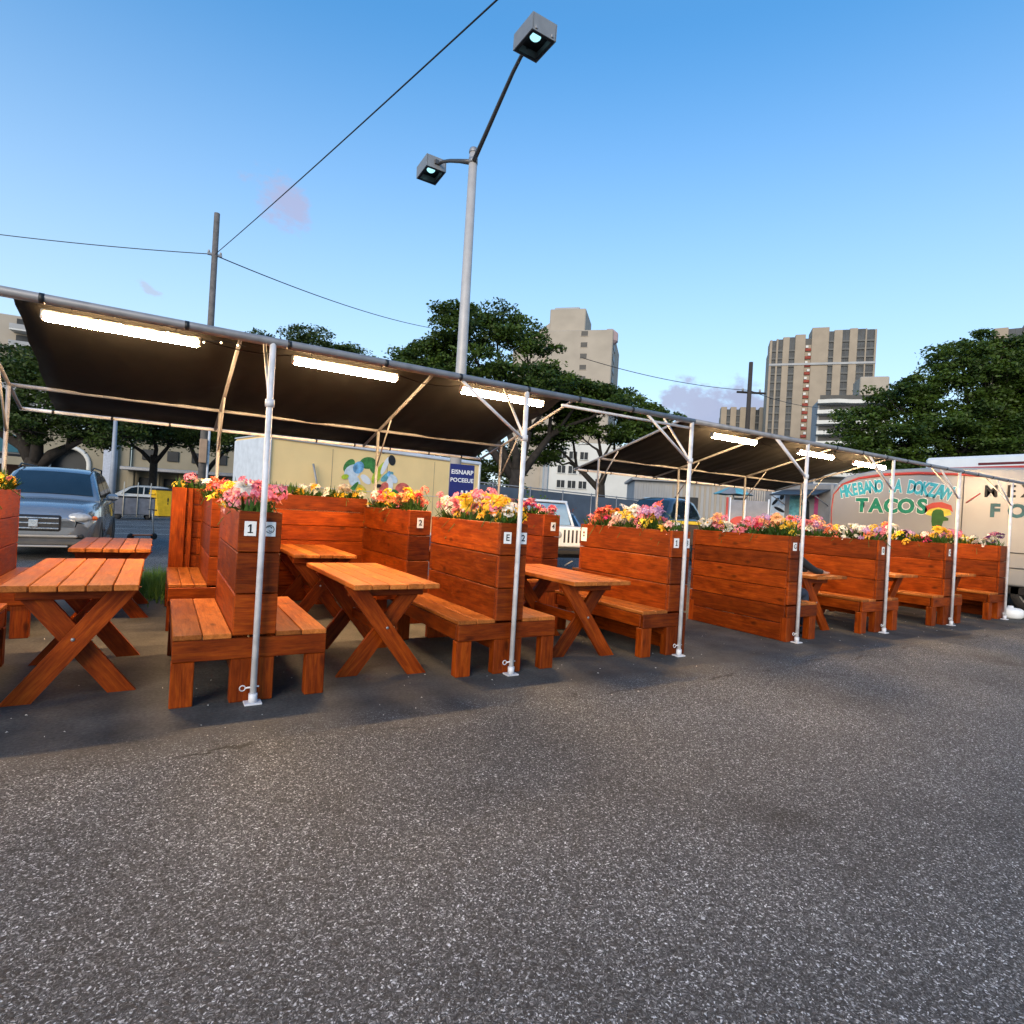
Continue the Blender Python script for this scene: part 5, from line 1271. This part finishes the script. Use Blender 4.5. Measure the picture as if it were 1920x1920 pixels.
# shrubs by the fence
def shrub(label, loc, rx, rz, seed, mat, n=1500, leaf=.05):
    rng = np.random.default_rng(seed); t = empty('shrub', (*loc, 0)); tag(t, label, 'shrub')
    d = rng.normal(size=(n, 3)); d /= np.linalg.norm(d, axis=1)[:, None]; d[:, 2] = abs(d[:, 2])
    p = d * (rng.random(n) ** .25)[:, None] * np.array([rx, rx * .8, rz]) * (1 + .08 * rng.normal(size=n))[:, None]
    a = rng.normal(size=(n, 3)); a /= np.linalg.norm(a, axis=1)[:, None]; b = np.cross(a, rng.normal(size=(n, 3))); b /= np.linalg.norm(b, axis=1)[:, None]
    V = np.stack([p + a * leaf, p + b * leaf * .5, p - a * leaf, p - b * leaf * .5], 1).reshape(-1, 3)
    me = np_mesh('foliage', V, np.arange(4 * n).reshape(-1, 4)); me.materials.append(mat); link('foliage', me, None, t)
    b_ = MB()
    for k in range(6):
        a_ = k * 1.05; b_.tube([(0, 0, 0), (.3 * rx * math.cos(a_), .3 * rx * math.sin(a_), rz * .4), (.6 * rx * math.cos(a_), .5 * rx * math.sin(a_), rz * .8)], [.03, .02, .008], 5)
    b_.build('stems', BARK, t)
shrub('rounded bright green shrub in front of the grey fence', (11.1, 16.9), 1.25, 1.95, 1, leaf_mat('bright_shrub_leaves', (.06, .13, .01), (.17, .26, .03), 2), n=6000)
shrub('rust red shrub beside the rounded green one', (13.2, 18.6), 1.2, 1.75, 2, leaf_mat('rust_leaves', (.16, .035, .012), (.34, .09, .035), 2), n=5000)
# grass growing by the lane
rng = np.random.default_rng(3); N = 2600
bx = rng.normal(0.06, .16, N); by = rng.normal(0, .42, N); h = rng.uniform(.10, .34, N); an = rng.uniform(0, 6.28, N); tl = rng.uniform(0, .6, N)
base = np.stack([bx, by, np.zeros(N)], 1); dv = np.stack([np.cos(an) * np.sin(tl), np.sin(an) * np.sin(tl), np.cos(tl)], 1); sd = np.stack([-np.sin(an), np.cos(an), 0 * an], 1) * .006
V = np.stack([base - sd, base + sd, base + dv * h[:, None]], 1).reshape(-1, 3)
me = np_mesh('grass', V, np.arange(3 * N).reshape(-1, 3)); me.materials.append(GRASS)
tag(link('grass', me, None, loc=(-0.05, 9.6, 0)), 'patch of green grass growing beside the back row bench', 'grass', kind='stuff')

# ------------------------------------------------------------------ buildings
TAN = plain('tan_concrete', (0.33, 0.265, 0.195), .85, noise=.10, scale=.25)
TAN2 = plain('beige_concrete', (0.37, 0.315, 0.25), .85, noise=.10, scale=.25)
OFFW = plain('off_white_wall', (0.62, 0.60, 0.55), .85, noise=.08, scale=.4)
GREYC = plain('grey_concrete', (0.36, 0.355, 0.35), .85, noise=.1, scale=.4)
RUST = plain('red_balcony_panels', (0.25, 0.038, 0.02), .8, noise=.2, scale=.6)
SHADE = plain('dark_window', (0.018, 0.020, 0.022), .4, noise=.4, scale=.6, spec=.3)
def bframe(loc, rz): return (Matrix.Translation((*loc, 0)) @ Matrix.Rotation(rz, 4, 'Z'))
def tower(label, loc, rz, segs, depth, floor=3.0, belt=None, wall=None, group=None):
    """segs: (width, kind, height); kinds: wall, glass, stair"""
    wall = wall or TAN
    t = empty('tower_block', (*loc, 0), rz); tag(t, label, 'building', group)
    tot = sum(s[0] for s in segs); x = -tot / 2
    MB().box((0, depth / 2 + .8, min(s[2] for s in segs) / 2 - 1), (tot - .6, depth, min(s[2] for s in segs) - 2)).build('core', wall, t)
    for w, kind, h in segs:
        if kind == 'wall':
            MB().cbox((x + w / 2, depth / 4, h / 2), (w, depth / 2, h), .15).build('wall', wall, t)
        elif kind == 'core':
            MB().cbox((x + w / 2, depth / 4 + .3, h / 2), (w, depth / 2, h), .15).build('stair_core', wall, t)
        elif kind == 'glass':
            g = MB(); s = MB(); n = int(h / floor)
            g.box((x + w / 2, depth / 4 + .55, h / 2), (w, depth / 2, h))
            o = g.build('window_band', BGLASS, t)
            for k in range(n):
                s.box((x + w / 2, .38, k * floor + .35), (w, .55, .65))
            s.box((x + w * .5, .50, h / 2), (.12, .2, h))
            tag(s.build('spandrels', plain('spandrel_%d' % (int(x * 10) + 3000), (.12, .115, .105), .8), o), kind='stuff')
        elif kind == 'stair':
            g = MB(); g.box((x + w / 2, depth / 4 + .9, h / 2), (w, depth / 2, h)); o = g.build('stair_recess', SHADE, t)
            s = MB(); s2 = MB(); n = int(h / floor)
            for k in range(n):
                s.box((x + w * .5, .45, k * floor + .55), (w * .9, .6, 1.0))
                s2.box((x + w * (.3 if k % 2 else .7), .40, k * floor + 1.7), (w * .42, .5, .9))
            tag(s.build('balcony_fronts', RUST, o), kind='stuff'); tag(s2.build('balcony_walls', OFFW, o), kind='stuff')
        x += w
    for z in (belt or []):
        MB().box((0, -.12, z), (tot, .3, .8)).build('belt_course', GREYC, t)
    hm = max(s[2] for s in segs)
    return t
m_ = .178
tower('tall tan apartment tower with dark window bands and a strip of red balconies', (211.0, 129.4), R(-50), [(5 * m_, 'wall', 73.6), (8 * m_, 'glass', 73.5), (4 * m_, 'wall', 74), (9 * m_, 'glass', 73.9), (13 * m_, 'wall', 74.6), (11 * m_, 'glass', 74.6), (20 * m_, 'wall', 75.4), (12 * m_, 'stair', 74), (33 * m_, 'core', 77.9), (9 * m_, 'glass', 76.3), (16 * m_, 'wall', 76.6), (13 * m_, 'glass', 76.7), (15 * m_, 'wall', 77), (14 * m_, 'glass', 76.8), (3 * m_, 'wall', 76.8), (14 * m_, 'glass', 76.5), (4 * m_, 'wall', 76.4)], 18, belt=[64.0])
# curved white balconies
t = empty('balcony_block', (182.0, 100.0, 0), R(-49)); tag(t, 'white block with stacked curved balconies before the tan tower', 'building')
MB().box((0, 6, 21.0), (20, 10, 42)).build('wall', GREYC, t)
MB().cbox((5.5, 6, 24.8), (8, 9, 49.6), .3).build('rear_wing', TAN2, t)
for k in range(13):
    z = 1.8 + k * 3.25
    pts = [(-10.4 + 20.8 * u, -1.2 - 1.0 * math.sin(u * math.pi * 2.0) ** 2) for u in [i / 24 for i in range(25)]]
    b = MB(); n = len(pts)
    vs = [(x, y, z) for x, y in pts] + [(x, y, z + 1.15) for x, y in pts] + [(x, y + .25, z + 1.15) for x, y in pts] + [(x, 2, z) for x, y in pts]
    fs = []
    for i in range(n - 1): fs += [(i, i + 1, n + i + 1, n + i), (n + i, n + i + 1, 2 * n + i + 1, 2 * n + i), (i, 3 * n + i, 3 * n + i + 1, i + 1)]
    b.add(vs, fs); b.build('balcony', OFFW, t, fix=False)
    MB().box((0, .96, z + 2.1), (19, .1, 1.7)).build('window_band', SHADE, t)
# cream block behind the middle tree
t = empty('apartment_block', (99.6, 140.2, 0), R(-31.27 - 14)); t.scale = (1.28, 1.2, 1.03); tag(t, 'beige block with stepped roof and square windows behind the spreading tree', 'building')
MB().cbox((3.6, 11, 27.0), (15, 22, 54), .2).build('wall', TAN2, t)
MB().cbox((.2, 8, 30.5), (8.4, 12, 61), .2).build('front_tower', TAN2, t)
MB().cbox((-.5, 9, 61.6), (6.0, 8, 2.2), .2).build('roof_house', GREYC, t)
b = MB(); b.prism([(-4, 0), (-12.5, 0), (-12.5, 49), (-4, 57)], 2.2, 22); b.build('side_wing', TAN2, t)
MB().cbox((10.2, 2.5, 52.5), (3.6, 4, 4.6), 1.2).build('roof_tank', plain('pinkish_plaster', (.42, .30, .29), .8), t)
for k in range(16):
    for j in range(4):
        f = MB().cbox((-2.4 + j * 2.35, (1.95 if j < 3 else .03), 53.0 - k * 3.2), (1.5, .12, 1.35), .03).build('window', SHADE, t)
        if k < 5: MB().cbox((-2.4 + j * 2.35, (1.93 if j < 3 else .01) - .04, 52.2 - k * 3.2), (1.7, .14, .16), .03).build('sill', TAN2, f)
for k in range(12): MB().cbox((11.12, 4, 50.0 - k * 3.2), (.2, 5, 1.6), .03).build('window', SHADE, t)
# far small towers
for lab, loc, w, h, sg in (('small beige tower beside the thin dark pole, far away', (212.0, 163.7), 15.5, 52, 4), ('low beige tower far away over the walkway', (188.0, 179.5), 13.0, 45, 3)):
    seg = []
    for k in range(sg): seg += [(w / sg * .62, 'wall', h), (w / sg * .38, 'glass', h - 1)]
    tower(lab, loc, R(-46), seg + [(w / sg * .5, 'wall', h)], 12, belt=None)
tower('tower at the edge of the view above the large dark tree', (252.0, 76.0), R(-64), [(4, 'wall', 75), (4, 'glass', 74.5), (6, 'wall', 75.5), (4, 'glass', 75), (10, 'wall', 75.5)], 16)
# left: balconied block
t = empty('balcony_block', (-25.4, 143.9, 0), R(-6)); tag(t, 'cream block with balconies showing past the canopy edge over the trees', 'building')
MB().cbox((0, 6, 16.5), (10, 12, 33), .2).build('wall', TAN2, t)
for k in range(10):
    z = 2 + k * 3.1
    MB().cbox((3.2, -1.2, z), (5.5, 2.4, .30), .05).build('balcony_slab', OFFW, t); MB().cbox((3.2, -2.3, z + .6), (5.5, .15, .9), .03).build('balcony_front', GREYC, t)
    MB().cbox((3.2, -.02, z + 1.6), (4.6, .1, 1.9), .02).build('window', SHADE, t)
t = empty('parking_deck', (-22.0, 120.0, 0), R(-8)); tag(t, 'pale grey parking deck with slotted side below the cream block', 'building')
MB().box((0, 6, 10.0), (16, 12, 20)).build('wall', SHADE, t)
for k in range(7): MB().cbox((0, -.2, 1.5 + k * 3.0), (16.4, .6, 1.2), .05).build('parapet', GREYC, t)
for k in range(9): MB().cbox((-8 + k * 2, -.1, 10), (.4, .4, 20), .05).build('pier', OFFW, t)
# white building with square windows
t = empty('white_building', (54.0, 60.8, 0), R(-31.27 + 2)); tag(t, 'low white building with rows of square dark windows beyond the fence', 'building')
MB().cbox((-3.6, 5, 5.7), (12.6, 10, 11.4), .08).build('wall', OFFW, t)
for k in range(3):
    for j in range(3):
        f = MB().cbox((-8.2 + j * 1.5, -.03, 9.6 - k * 2.0), (1.05, .10, 1.0), .02).build('window', SHADE, t)
        MB().cbox((-8.2 + j * 1.5, -.09, 9.05 - k * 2.0), (1.25, .12, .10), .02).build('sill', OFFW, f)
        MB().box((-8.2 + j * 1.5, -.095, 9.6 - k * 2.0), (.06, .04, 1.0)).build('mullion', OFFW, f)
MB().cbox((-10.3, -.15, 5.6), (.5, .4, 11.2), .05).build('downpipe', GREYC, t)
MB().cbox((6.6, 6, 4.2), (8.4, 9, 8.4), .08).build('side_wing', TAN2, t)
for k in range(4): MB().cbox((3.4 + k * 1.9, 1.35, 4.0), (.55, .35, 8.0), .05).build('column', OFFW, t)
for k in range(3): MB().cbox((4.35 + k * 1.9, 1.46, 5.8), (1.0, .12, 1.8), .02).build('window', SHADE, t)
b = MB(); b.lathe([(0, 0), (.95, 0), (.97, .05), (.97, .2)], 18, 'Y', c=(5.0, 1.3, 4.3)); b.box((5.0, 1.4, 3.2), (1.9, .2, 2.2)); b.build('arched_doorway', SHADE, t)
MB().prism([(6.5, 7.4), (11.5, 7.4), (11.2, 6.4), (6.8, 6.4)], -2, .4).build('sheet_roof', GREYC, t)
t = empty('shed_building', (46.5, 37.5, 0), R(-31.27 - 6)); tag(t, 'long low shed with corrugated sheet wall beyond the parked van', 'building')
MB().cbox((0, 4, 2.6), (17, 8, 5.2), .05).build('wall', GREYC, t)
for k in range(34): MB().cbox((-8.25 + k * .5, -.03, 2.5), (.22, .10, 4.9), .03).build('wall_rib', TAN2 if 6 < k < 20 else GREYC, t)
MB().prism([(-8.8, 5.2), (8.8, 5.2), (8.8, 5.45), (-8.8, 5.45)], -.5, 8.3).build('roof', DGALV, t)
MB().cbox((-3.5, -.10, 2.0), (2.2, .12, 3.6), .03).build('doorway', SHADE, t)
for x in (1.5, 4.2): MB().cbox((x, -.10, 3.4), (1.4, .12, 1.2), .03).build('window', SHADE, t)
# arcade building on the left
t = empty('arcade_building', (0.1, 72.5, 0), R(-14)); tag(t, 'tan shopping arcade with arched entrance and columns behind the trees', 'building')
AT = plain('tan_plaster', (0.25, 0.215, 0.15), .85, noise=.12, scale=.5); AY = plain('ochre_plaster', (0.42, 0.30, 0.11), .85, noise=.12, scale=.5)
# wall with an arched opening
def arch_wall(x0, x1, z1, cx_, r_, zs, y, mat):
    out = [(x0, 0), (cx_ - r_, 0), (cx_ - r_, zs)]
    for k in range(1, 12):
        a = math.pi - math.pi * k / 12; out.append((cx_ + r_ * math.cos(a), zs + r_ * math.sin(a)))
    out += [(cx_ + r_, zs), (cx_ + r_, 0), (x1, 0), (x1, z1), (x0, z1)]
    return MB().prism(out, y, y + .5)
arch_wall(-14.0, -3.0, 7.0, -8.3, 1.75, 3.6, 0, AT).build('arch_wall', AT, t)
b = MB()
pts = [(-8.3 - 1.75, -.08, 0), (-8.3 - 1.75, -.08, 3.6)] + [(-8.3 + 1.75 * math.cos(math.pi - math.pi * k / 14), -.08, 3.6 + 1.75 * math.sin(math.pi * k / 14)) for k in range(1, 14)] + [(-8.3 + 1.75, -.08, 3.6), (-8.3 + 1.75, -.08, 0)]
b.tube(pts, .22, 6); b.build('arch_trim', OFFW, t)
MB().box((-8.3, 1.0, 3), (5, .2, 6)).build('entrance_shade', SHADE, t)
MB().cbox((-4.6, -.3, 3.6), (1.1, .8, 7.2), .06).build('pilaster', plain('pale_blue_grey', (.42, .45, .52), .7), t)
MB().cbox((4.5, 6, 3.4), (15, 11, 6.8), .1).build('wall', AT, t)
MB().cbox((4.6, -.9, 3.55), (15.4, 3.2, .35), .05).build('arcade_roof', DGALV, t)
for k in range(7):
    MB().cbox((-2.6 + k * 2.35, -.4, 1.7), (.55, .55, 3.4), .05).build('column', AY if k in (2, 3) else AT, t)
    MB().cbox((-1.4 + k * 2.35, .44, 1.5), (1.5, .12, 2.5), .03).build('shop_window', SHADE, t)
    MB().cbox((-1.4 + k * 2.35, .40, 5.2), (1.1, .14, 1.1), .03).build('window', SHADE, t)
t = empty('pavilion', (-10.6, 57.0, 0), R(10)); tag(t, 'small pavilion with green sheet roof among the trees', 'building')
b = MB(); b.add([(-3, -2.5, 3.6), (3, -2.5, 3.6), (3, 2.5, 3.6), (-3, 2.5, 3.6), (-.8, 0, 5.2), (.8, 0, 5.2)], [(0, 1, 5, 4), (1, 2, 5), (2, 3, 4, 5), (3, 0, 4)]); b.build('roof', plain('green_sheet', (.10, .23, .21), .6), t)
MB().cbox((0, 0, 3.55), (5.9, 4.9, .16), .03).build('eave', GREYC, t)
for x in (-2.6, 0, 2.6):
    for y in (-2.1, 2.1): MB().cbox((x, y, 1.75), (.24, .24, 3.5), .03).build('post', plain('brown_post%d' % int(x * 10 + y + 99), (.10, .05, .035), .8), t)
MB().cbox((0, 1.2, 1.4), (5, .2, 2.8), .03).build('screen', plain('brown_screen', (.08, .035, .025), .8), t)

# fence along the back
FEN = plain('slate_fence_fabric', (0.085, 0.105, 0.135), .8, noise=.18, scale=1.5)
t = empty('mesh_fence', (9.4, 20.2, 0), math.atan2(3.4, 11.0)); tag(t, 'slate grey screened fence running behind the off-roader and shrubs', 'fence')
for k in range(8):
    MB().cbox((1.2 + k * 2.4, 0, 1.24), (2.36, .03, 2.36), .008).build('fence_panel', FEN, t)
    MB().tube([(k * 2.4, -.03, 0), (k * 2.4, -.03, 2.55)], .03, 8).build('post', DGALV, t)
MB().tube([(0, -.03, 2.5), (19.2, -.03, 2.5)], .024, 8).build('top_rail', DGALV, t)
t = empty('mesh_fence', (-8.0, 62.0, 0), R(-8)); tag(t, 'dark railing far across the car park before the arcade', 'fence')
for k in range(9): MB().tube([(k * 2.2, 0, 0), (k * 2.2, 0, 1.3)], .05, 6).build('post', DARKMET, t)
for z in (.5, .9, 1.25): MB().tube([(0, 0, z), (17.6, 0, z)], .035, 6).build('rail', DARKMET, t)

# ------------------------------------------------------------------ poles and wires
t = empty('street_light', (6.05, 12.70, 0)); tag(t, 'tall steel street light with two box lamps on curved arms', 'street light')
MB().tube([(0, 0, .3), (0, 0, 4.8), (0, 0, 10.02)], [.145, .128, .098], 18).build('pole', plain('painted_steel_pole', (.46, .43, .41), .5, .1, noise=.08), t)
MB().lathe([(0, .34), (.16, .34), (.26, .26), (.26, 0), (0, 0)], 20).build('base', GREYC, t)
MB().lathe([(0, 10.06), (.09, 10.05), (.112, 10.0), (.112, 9.94)], 16).build('cap', DGALV, t)
MB().tube([(0, 0, 9.68), (0, 0, 9.80)], .112, 14).build('clamp', DGALV, t)
DKP = plain('dark_arm_steel', (.085, .08, .078), .45, .4, noise=.1)
def head(parent, p, sgn, tilt):
    m = Matrix.Translation(p) @ Matrix.Rotation(tilt, 4, 'X')
    b = MB(); L_, W2, H2 = .66, .52, .30
    # open box: four sides and top, a recess below
    for (c, s) in (((0, -L_ / 2, 0), (W2, .03, H2)), ((0, L_ / 2, 0), (W2, .03, H2)), ((-W2 / 2, 0, 0), (.03, L_ + .03, H2 + .001)), ((W2 / 2, 0, 0), (.03, L_ + .03, H2 + .001)), ((0, 0, H2 / 2), (W2 + .028, L_ + .028, .03))): b.box(c, s)
    o = b.build('lamp_box', plain('lamp_housing%d' % (sgn + 5), (.27, .265, .26), .45, .3, noise=.08), parent, mw=m)
    MB().box((0, 0, .04), (W2 - .03, L_ - .03, .02)).build('reflector_plate', BLACK, o)
    rb = MB()
    for (c_, s_) in (((0, -L_ / 2 + .03, -.145), (W2 - .03, .05, .02)), ((0, L_ / 2 - .03, -.145), (W2 - .03, .05, .02)), ((-W2 / 2 + .03, 0, -.145), (.05, L_ - .11, .02)), ((W2 / 2 - .03, 0, -.145), (.05, L_ - .11, .02))): rb.box(c_, s_)
    rb.build('door_frame', DARKMET, o)
    for x_ in (-.18, .18): MB().cbox((x_, sgn * (L_ / 2 + .022), -.09), (.05, .02, .06), .006).build('latch', DGALV, o)
    MB().cbox((0, -sgn * (L_ / 2 + .03), .02), (.12, .05, .12), .01).build('arm_socket', DKP, o)
    MB().lathe([(0, -.012), (.075, -.008), (.105, .02), (.11, .035)], 16, c=(0, .02 * sgn, -.02)).build('lens', LAMPGLOW, o)
    return o
MB().tube([(-.02, -.09, 9.72), (-.08, -.75, 9.98), (-.15, -1.5, 10.28), (-.21, -2.1, 10.50), (-.24, -2.45, 10.59), (-.26, -2.72, 10.60)], [.055, .05, .045, .04, .038, .036], 12).build('arm', DKP, t)
head(t, (-.28, -3.02, 10.56), -1, R(2))
MB().tube([(-.02, .09, 9.76), (-.10, .55, 9.98), (-.17, 1.0, 10.18), (-.22, 1.30, 10.29), (-.26, 1.52, 10.32)], [.065, .05, .045, .04, .036], 12).build('arm', DKP, t)
head(t, (-.32, 1.86, 10.30), 1, R(-3))
# blue notice on the pole
SIGNB = plain('deep_blue_sign', (0.010, 0.016, 0.13), .4, noise=.1)
s = empty('blue_sign', (6.14, 12.50, 0), R(-10)); tag(s, 'deep blue notice board with white lettering fixed to the street light pole', 'sign')
pn = MB().cbox((0, 0, 2.02), (.60, .03, .86), .006).build('panel', SIGNB, s)
for k, (tx, z, sz) in enumerate((('EISNARP', 2.26, .145), ('POCEEUE', 2.07, .135))):
    me = text_mesh(tx, sz); me.materials.append(WHITE); link('lettering', me, None, pn, mw=cols(XA, ZA, (0, -1, 0), (0, -.019, z)))
for x in (.02, .13): MB().box((x, -.017, 1.80), (.05, .006, .07)).build('mark', WHITE, pn)
MB().cbox((0, .03, 2.25), (.30, .03, .05), .005).build('bracket', DGALV, s); MB().cbox((0, .03, 1.78), (.30, .03, .05), .005).build('bracket', DGALV, s)

WIRE = plain('black_wire', (.02, .02, .022), .6)
t = empty('utility_pole', (1.36, 24.93, 0)); tag(t, 'slim dark utility pole with meter box carrying wires, behind the canopy', 'pole')
MB().tube([(0, 0, 0), (0, 0, 6), (0, 0, 12.0)], [.15, .12, .10], 12).build('shaft', plain('weathered_pole', (.13, .115, .105), .8, noise=.3), t)
MB().cbox((-.02, -.18, 3.0), (.26, .18, .9), .02).build('meter_box', plain('tan_box', (.34, .22, .14), .6), t)
MB().tube([(.16, -.05, 0), (.16, -.05, 4.2)], .045, 8).build('conduit', GALV, t)
MB().cbox((0, 0, 10.43), (.5, .09, .09), .01).build('crossbar', DGALV, t)
for x in (-.2, .2): MB().lathe([(0, .05), (.03, .05), (.045, .0), (.03, -.05), (0, -.05)], 10, c=(x, 0, 10.52)).build('insulator', GREYC, t)
cable('overhead_wire', [(1.37, 24.91, 10.45), (4.75, -2.5, 7.31)], .014, WIRE, 'overhead wire from the utility pole rising past the street light', 'wire', .12, n=30)
cable('overhead_wire', [(1.34, 24.93, 10.45), (-12.6, 33.4, 11.5)], .016, WIRE, 'overhead wire from the utility pole towards the cream block', 'wire', .25, n=24)
cable('overhead_wire', [(1.40, 24.95, 10.42), (16.6, 39.3, 14.3)], .020, WIRE, 'overhead wire from the utility pole into the spreading tree', 'wire', .35, n=24)
t = empty('lamp_post', (-1.80, 31.5, 0)); tag(t, 'thin grey lamp post standing by the white car', 'lamp post')
MB().tube([(0, 0, 0), (0, 0, 2.5), (0, 0, 5.1)], [.16, .10, .07], 12).build('shaft', plain('blue_grey_post', (.28, .30, .34), .5), t)
MB().cbox((0, 0, 5.2), (.30, .22, .16), .04).build('lamp_head', DGALV, t)
t = empty('utility_pole', (51.4, 39.0, 0)); tag(t, 'thin dark pole with crossarm in front of the far small tower', 'pole')
MB().tube([(0, 0, 0), (0, 0, 18.2)], [.28, .20], 10).build('shaft', plain('dark_wood_pole', (.045, .035, .03), .9), t)
MB().cbox((.3, 0, 15.1), (3.0, .2, .2), .03, Matrix.Rotation(R(-31), 3, 'Z')).build('crossarm', BARK, t)
for x in (-.9, .9): MB().lathe([(0, .3), (.08, .3), (.12, .15), (.08, 0), (0, 0)], 8, c=(.3 + x * .85, -x * .5, 15.2)).build('insulator', GREYC, t)
cable('overhead_wire', [(51.4, 39.0, 15.3), (30.5, 40.2, 15.0)], .030, WIRE, 'overhead wire from the crossarm pole into the smaller spreading tree', 'wire', .5, n=20)
cable('overhead_wire', [(51.4, 39.0, 15.3), (70.0, 42.0, 16.5)], .030, WIRE, 'overhead wire from the crossarm pole towards the tan tower', 'wire', .4, n=20)

# ------------------------------------------------------------------ the person at the table
SKIN = plain('skin', (0.42, 0.24, 0.16), .5, noise=.06); CLOTH = plain('black_jacket', (0.012, 0.012, 0.014), .8, noise=.3, scale=25); NAVY = plain('navy_trousers', (0.02, 0.028, 0.05), .8, noise=.2, scale=25); HAIR = plain('dark_hair', (.012, .009, .008), .5, noise=.4, scale=40)
pr = empty('person', (PX[4] + .31, 4.72, 0)); tag(pr, 'person in black jacket and navy trousers seated at the table, arm on its top', 'person')
def skin_mesh(name, joints, edges, mat, parent, sub=2):
    me = bpy.data.meshes.new(name); me.from_pydata([j[0] for j in joints], edges, []); o = link(name, me, mat, parent)
    me.materials.clear(); me.materials.append(mat)
    o.modifiers.new('skin', 'SKIN'); sv = me.skin_vertices[0].data
    for k, j in enumerate(joints):
        r_ = j[1]; sv[k].radius = (r_, r_) if not isinstance(r_, tuple) else r_
    sv[0].use_root = True
    md_ = o.modifiers.new('sub', 'SUBSURF'); md_.levels = sub; md_.render_levels = sub
    dg = bpy.context.evaluated_depsgraph_get(); dg.update()
    m2 = bpy.data.meshes.new_from_object(o.evaluated_get(dg)); o.modifiers.clear(); o.data = m2
    m2.materials.clear(); m2.materials.append(mat)
    for p in m2.polygons: p.use_smooth = True
    return o
# pelvis at the origin of x; facing +x (towards the table), y: near side negative
J = [((-.06, 0, .57), .13), ((-.02, 0, .74), .125), ((.08, 0, .92), .14), ((.16, 0, 1.02), .10), ((.22, 0, 1.07), .055), ((.27, 0, 1.13), .05),
     ((.12, -.17, 1.00), .07), ((.30, -.21, .90), .052), ((.46, -.21, .845), .045), ((.70, -.15, .825), .036), ((.12, .17, 1.00), .07), ((.32, .22, .88), .052), ((.50, .20, .845), .045), ((.72, .06, .825), .036)]
E_ = [(0, 1), (1, 2), (2, 3), (3, 4), (4, 5), (3, 6), (6, 7), (7, 8), (8, 9), (3, 10), (10, 11), (11, 12), (12, 13)]
skin_mesh('jacket', J, E_, CLOTH, pr)
JL = [((-.06, 0, .57), .12), ((.0, -.10, .56), .10), ((.36, -.12, .55), .075), ((.38, -.12, .28), .055), ((.36, -.12, .10), .045), ((.0, .10, .56), .10), ((.36, .13, .55), .075), ((.40, .13, .28), .055), ((.38, .13, .10), .045)]
skin_mesh('trousers', JL, [(0, 1), (1, 2), (2, 3), (3, 4), (0, 5), (5, 6), (6, 7), (7, 8)], NAVY, pr)
for y in (-.12, .13):
    MB().cbox((.43, y, .045), (.27, .10, .09), .03).build('shoe', BLACK, pr)
    hj = [((.70, y * 1.15 if y < 0 else .07, .822), .030), ((.78, (y * .95) if y < 0 else .03, .815), .034), ((.82, (y * .9) if y < 0 else .02, .812), .022)]
    b0 = Vector(hj[1][0]); js = list(hj); es = [(0, 1), (1, 2)]
    for f_, (dy, ln) in enumerate(((-.032, .070), (-.011, .085), (.011, .08), (.030, .062))):
        i0 = len(js); js += [((b0.x + .035, b0.y + dy, .813), .010), ((b0.x + .035 + ln * .6, b0.y + dy * 1.15, .816), .009), ((b0.x + .035 + ln, b0.y + dy * 1.2, .805), .008)]
        es += [(1, i0), (i0, i0 + 1), (i0 + 1, i0 + 2)]
    i0 = len(js); js += [((b0.x + .0, b0.y - .04, .808), .011), ((b0.x + .035, b0.y - .06, .803), .009)]; es += [(1, i0), (i0, i0 + 1)]
    skin_mesh('hand', js, es, SKIN, pr, 2)
hd = MB(); prof_ = []
for i in range(13):
    a = math.pi * i / 12; z = -math.cos(a) * .115; r_ = math.sin(a) * (.082 if z > 0 else .074); prof_.append((r_, z))
hd.lathe(prof_, 18); hd.cbox((.085, 0, -.01), (.03, .024, .045), .008); hd.cbox((.068, 0, -.062), (.02, .05, .016), .005)
for y in (-1, 1): hd.cbox((0, y * .078, -.01), (.035, .014, .06), .006)
head_o = hd.build('head', SKIN, pr, mw=Matrix.Translation((.315, 0, 1.18)) @ Matrix.Rotation(R(28), 4, 'Y'))
for y in (-1, 1): MB().lathe([(0, .006), (.010, .004), (.012, 0)], 10, 'X', c=(.077, y * .030, .012)).build('eye', BLACK, head_o)
hr = MB(); hr.lathe([(r_ * 1.07 + .004, z * 1.06 + .008) for r_, z in prof_[5:]], 18); hr.cbox((-.045, 0, -.02), (.09, .16, .14), .04); hr.build('hair', HAIR, head_o, loc=(-.012, 0, .004))
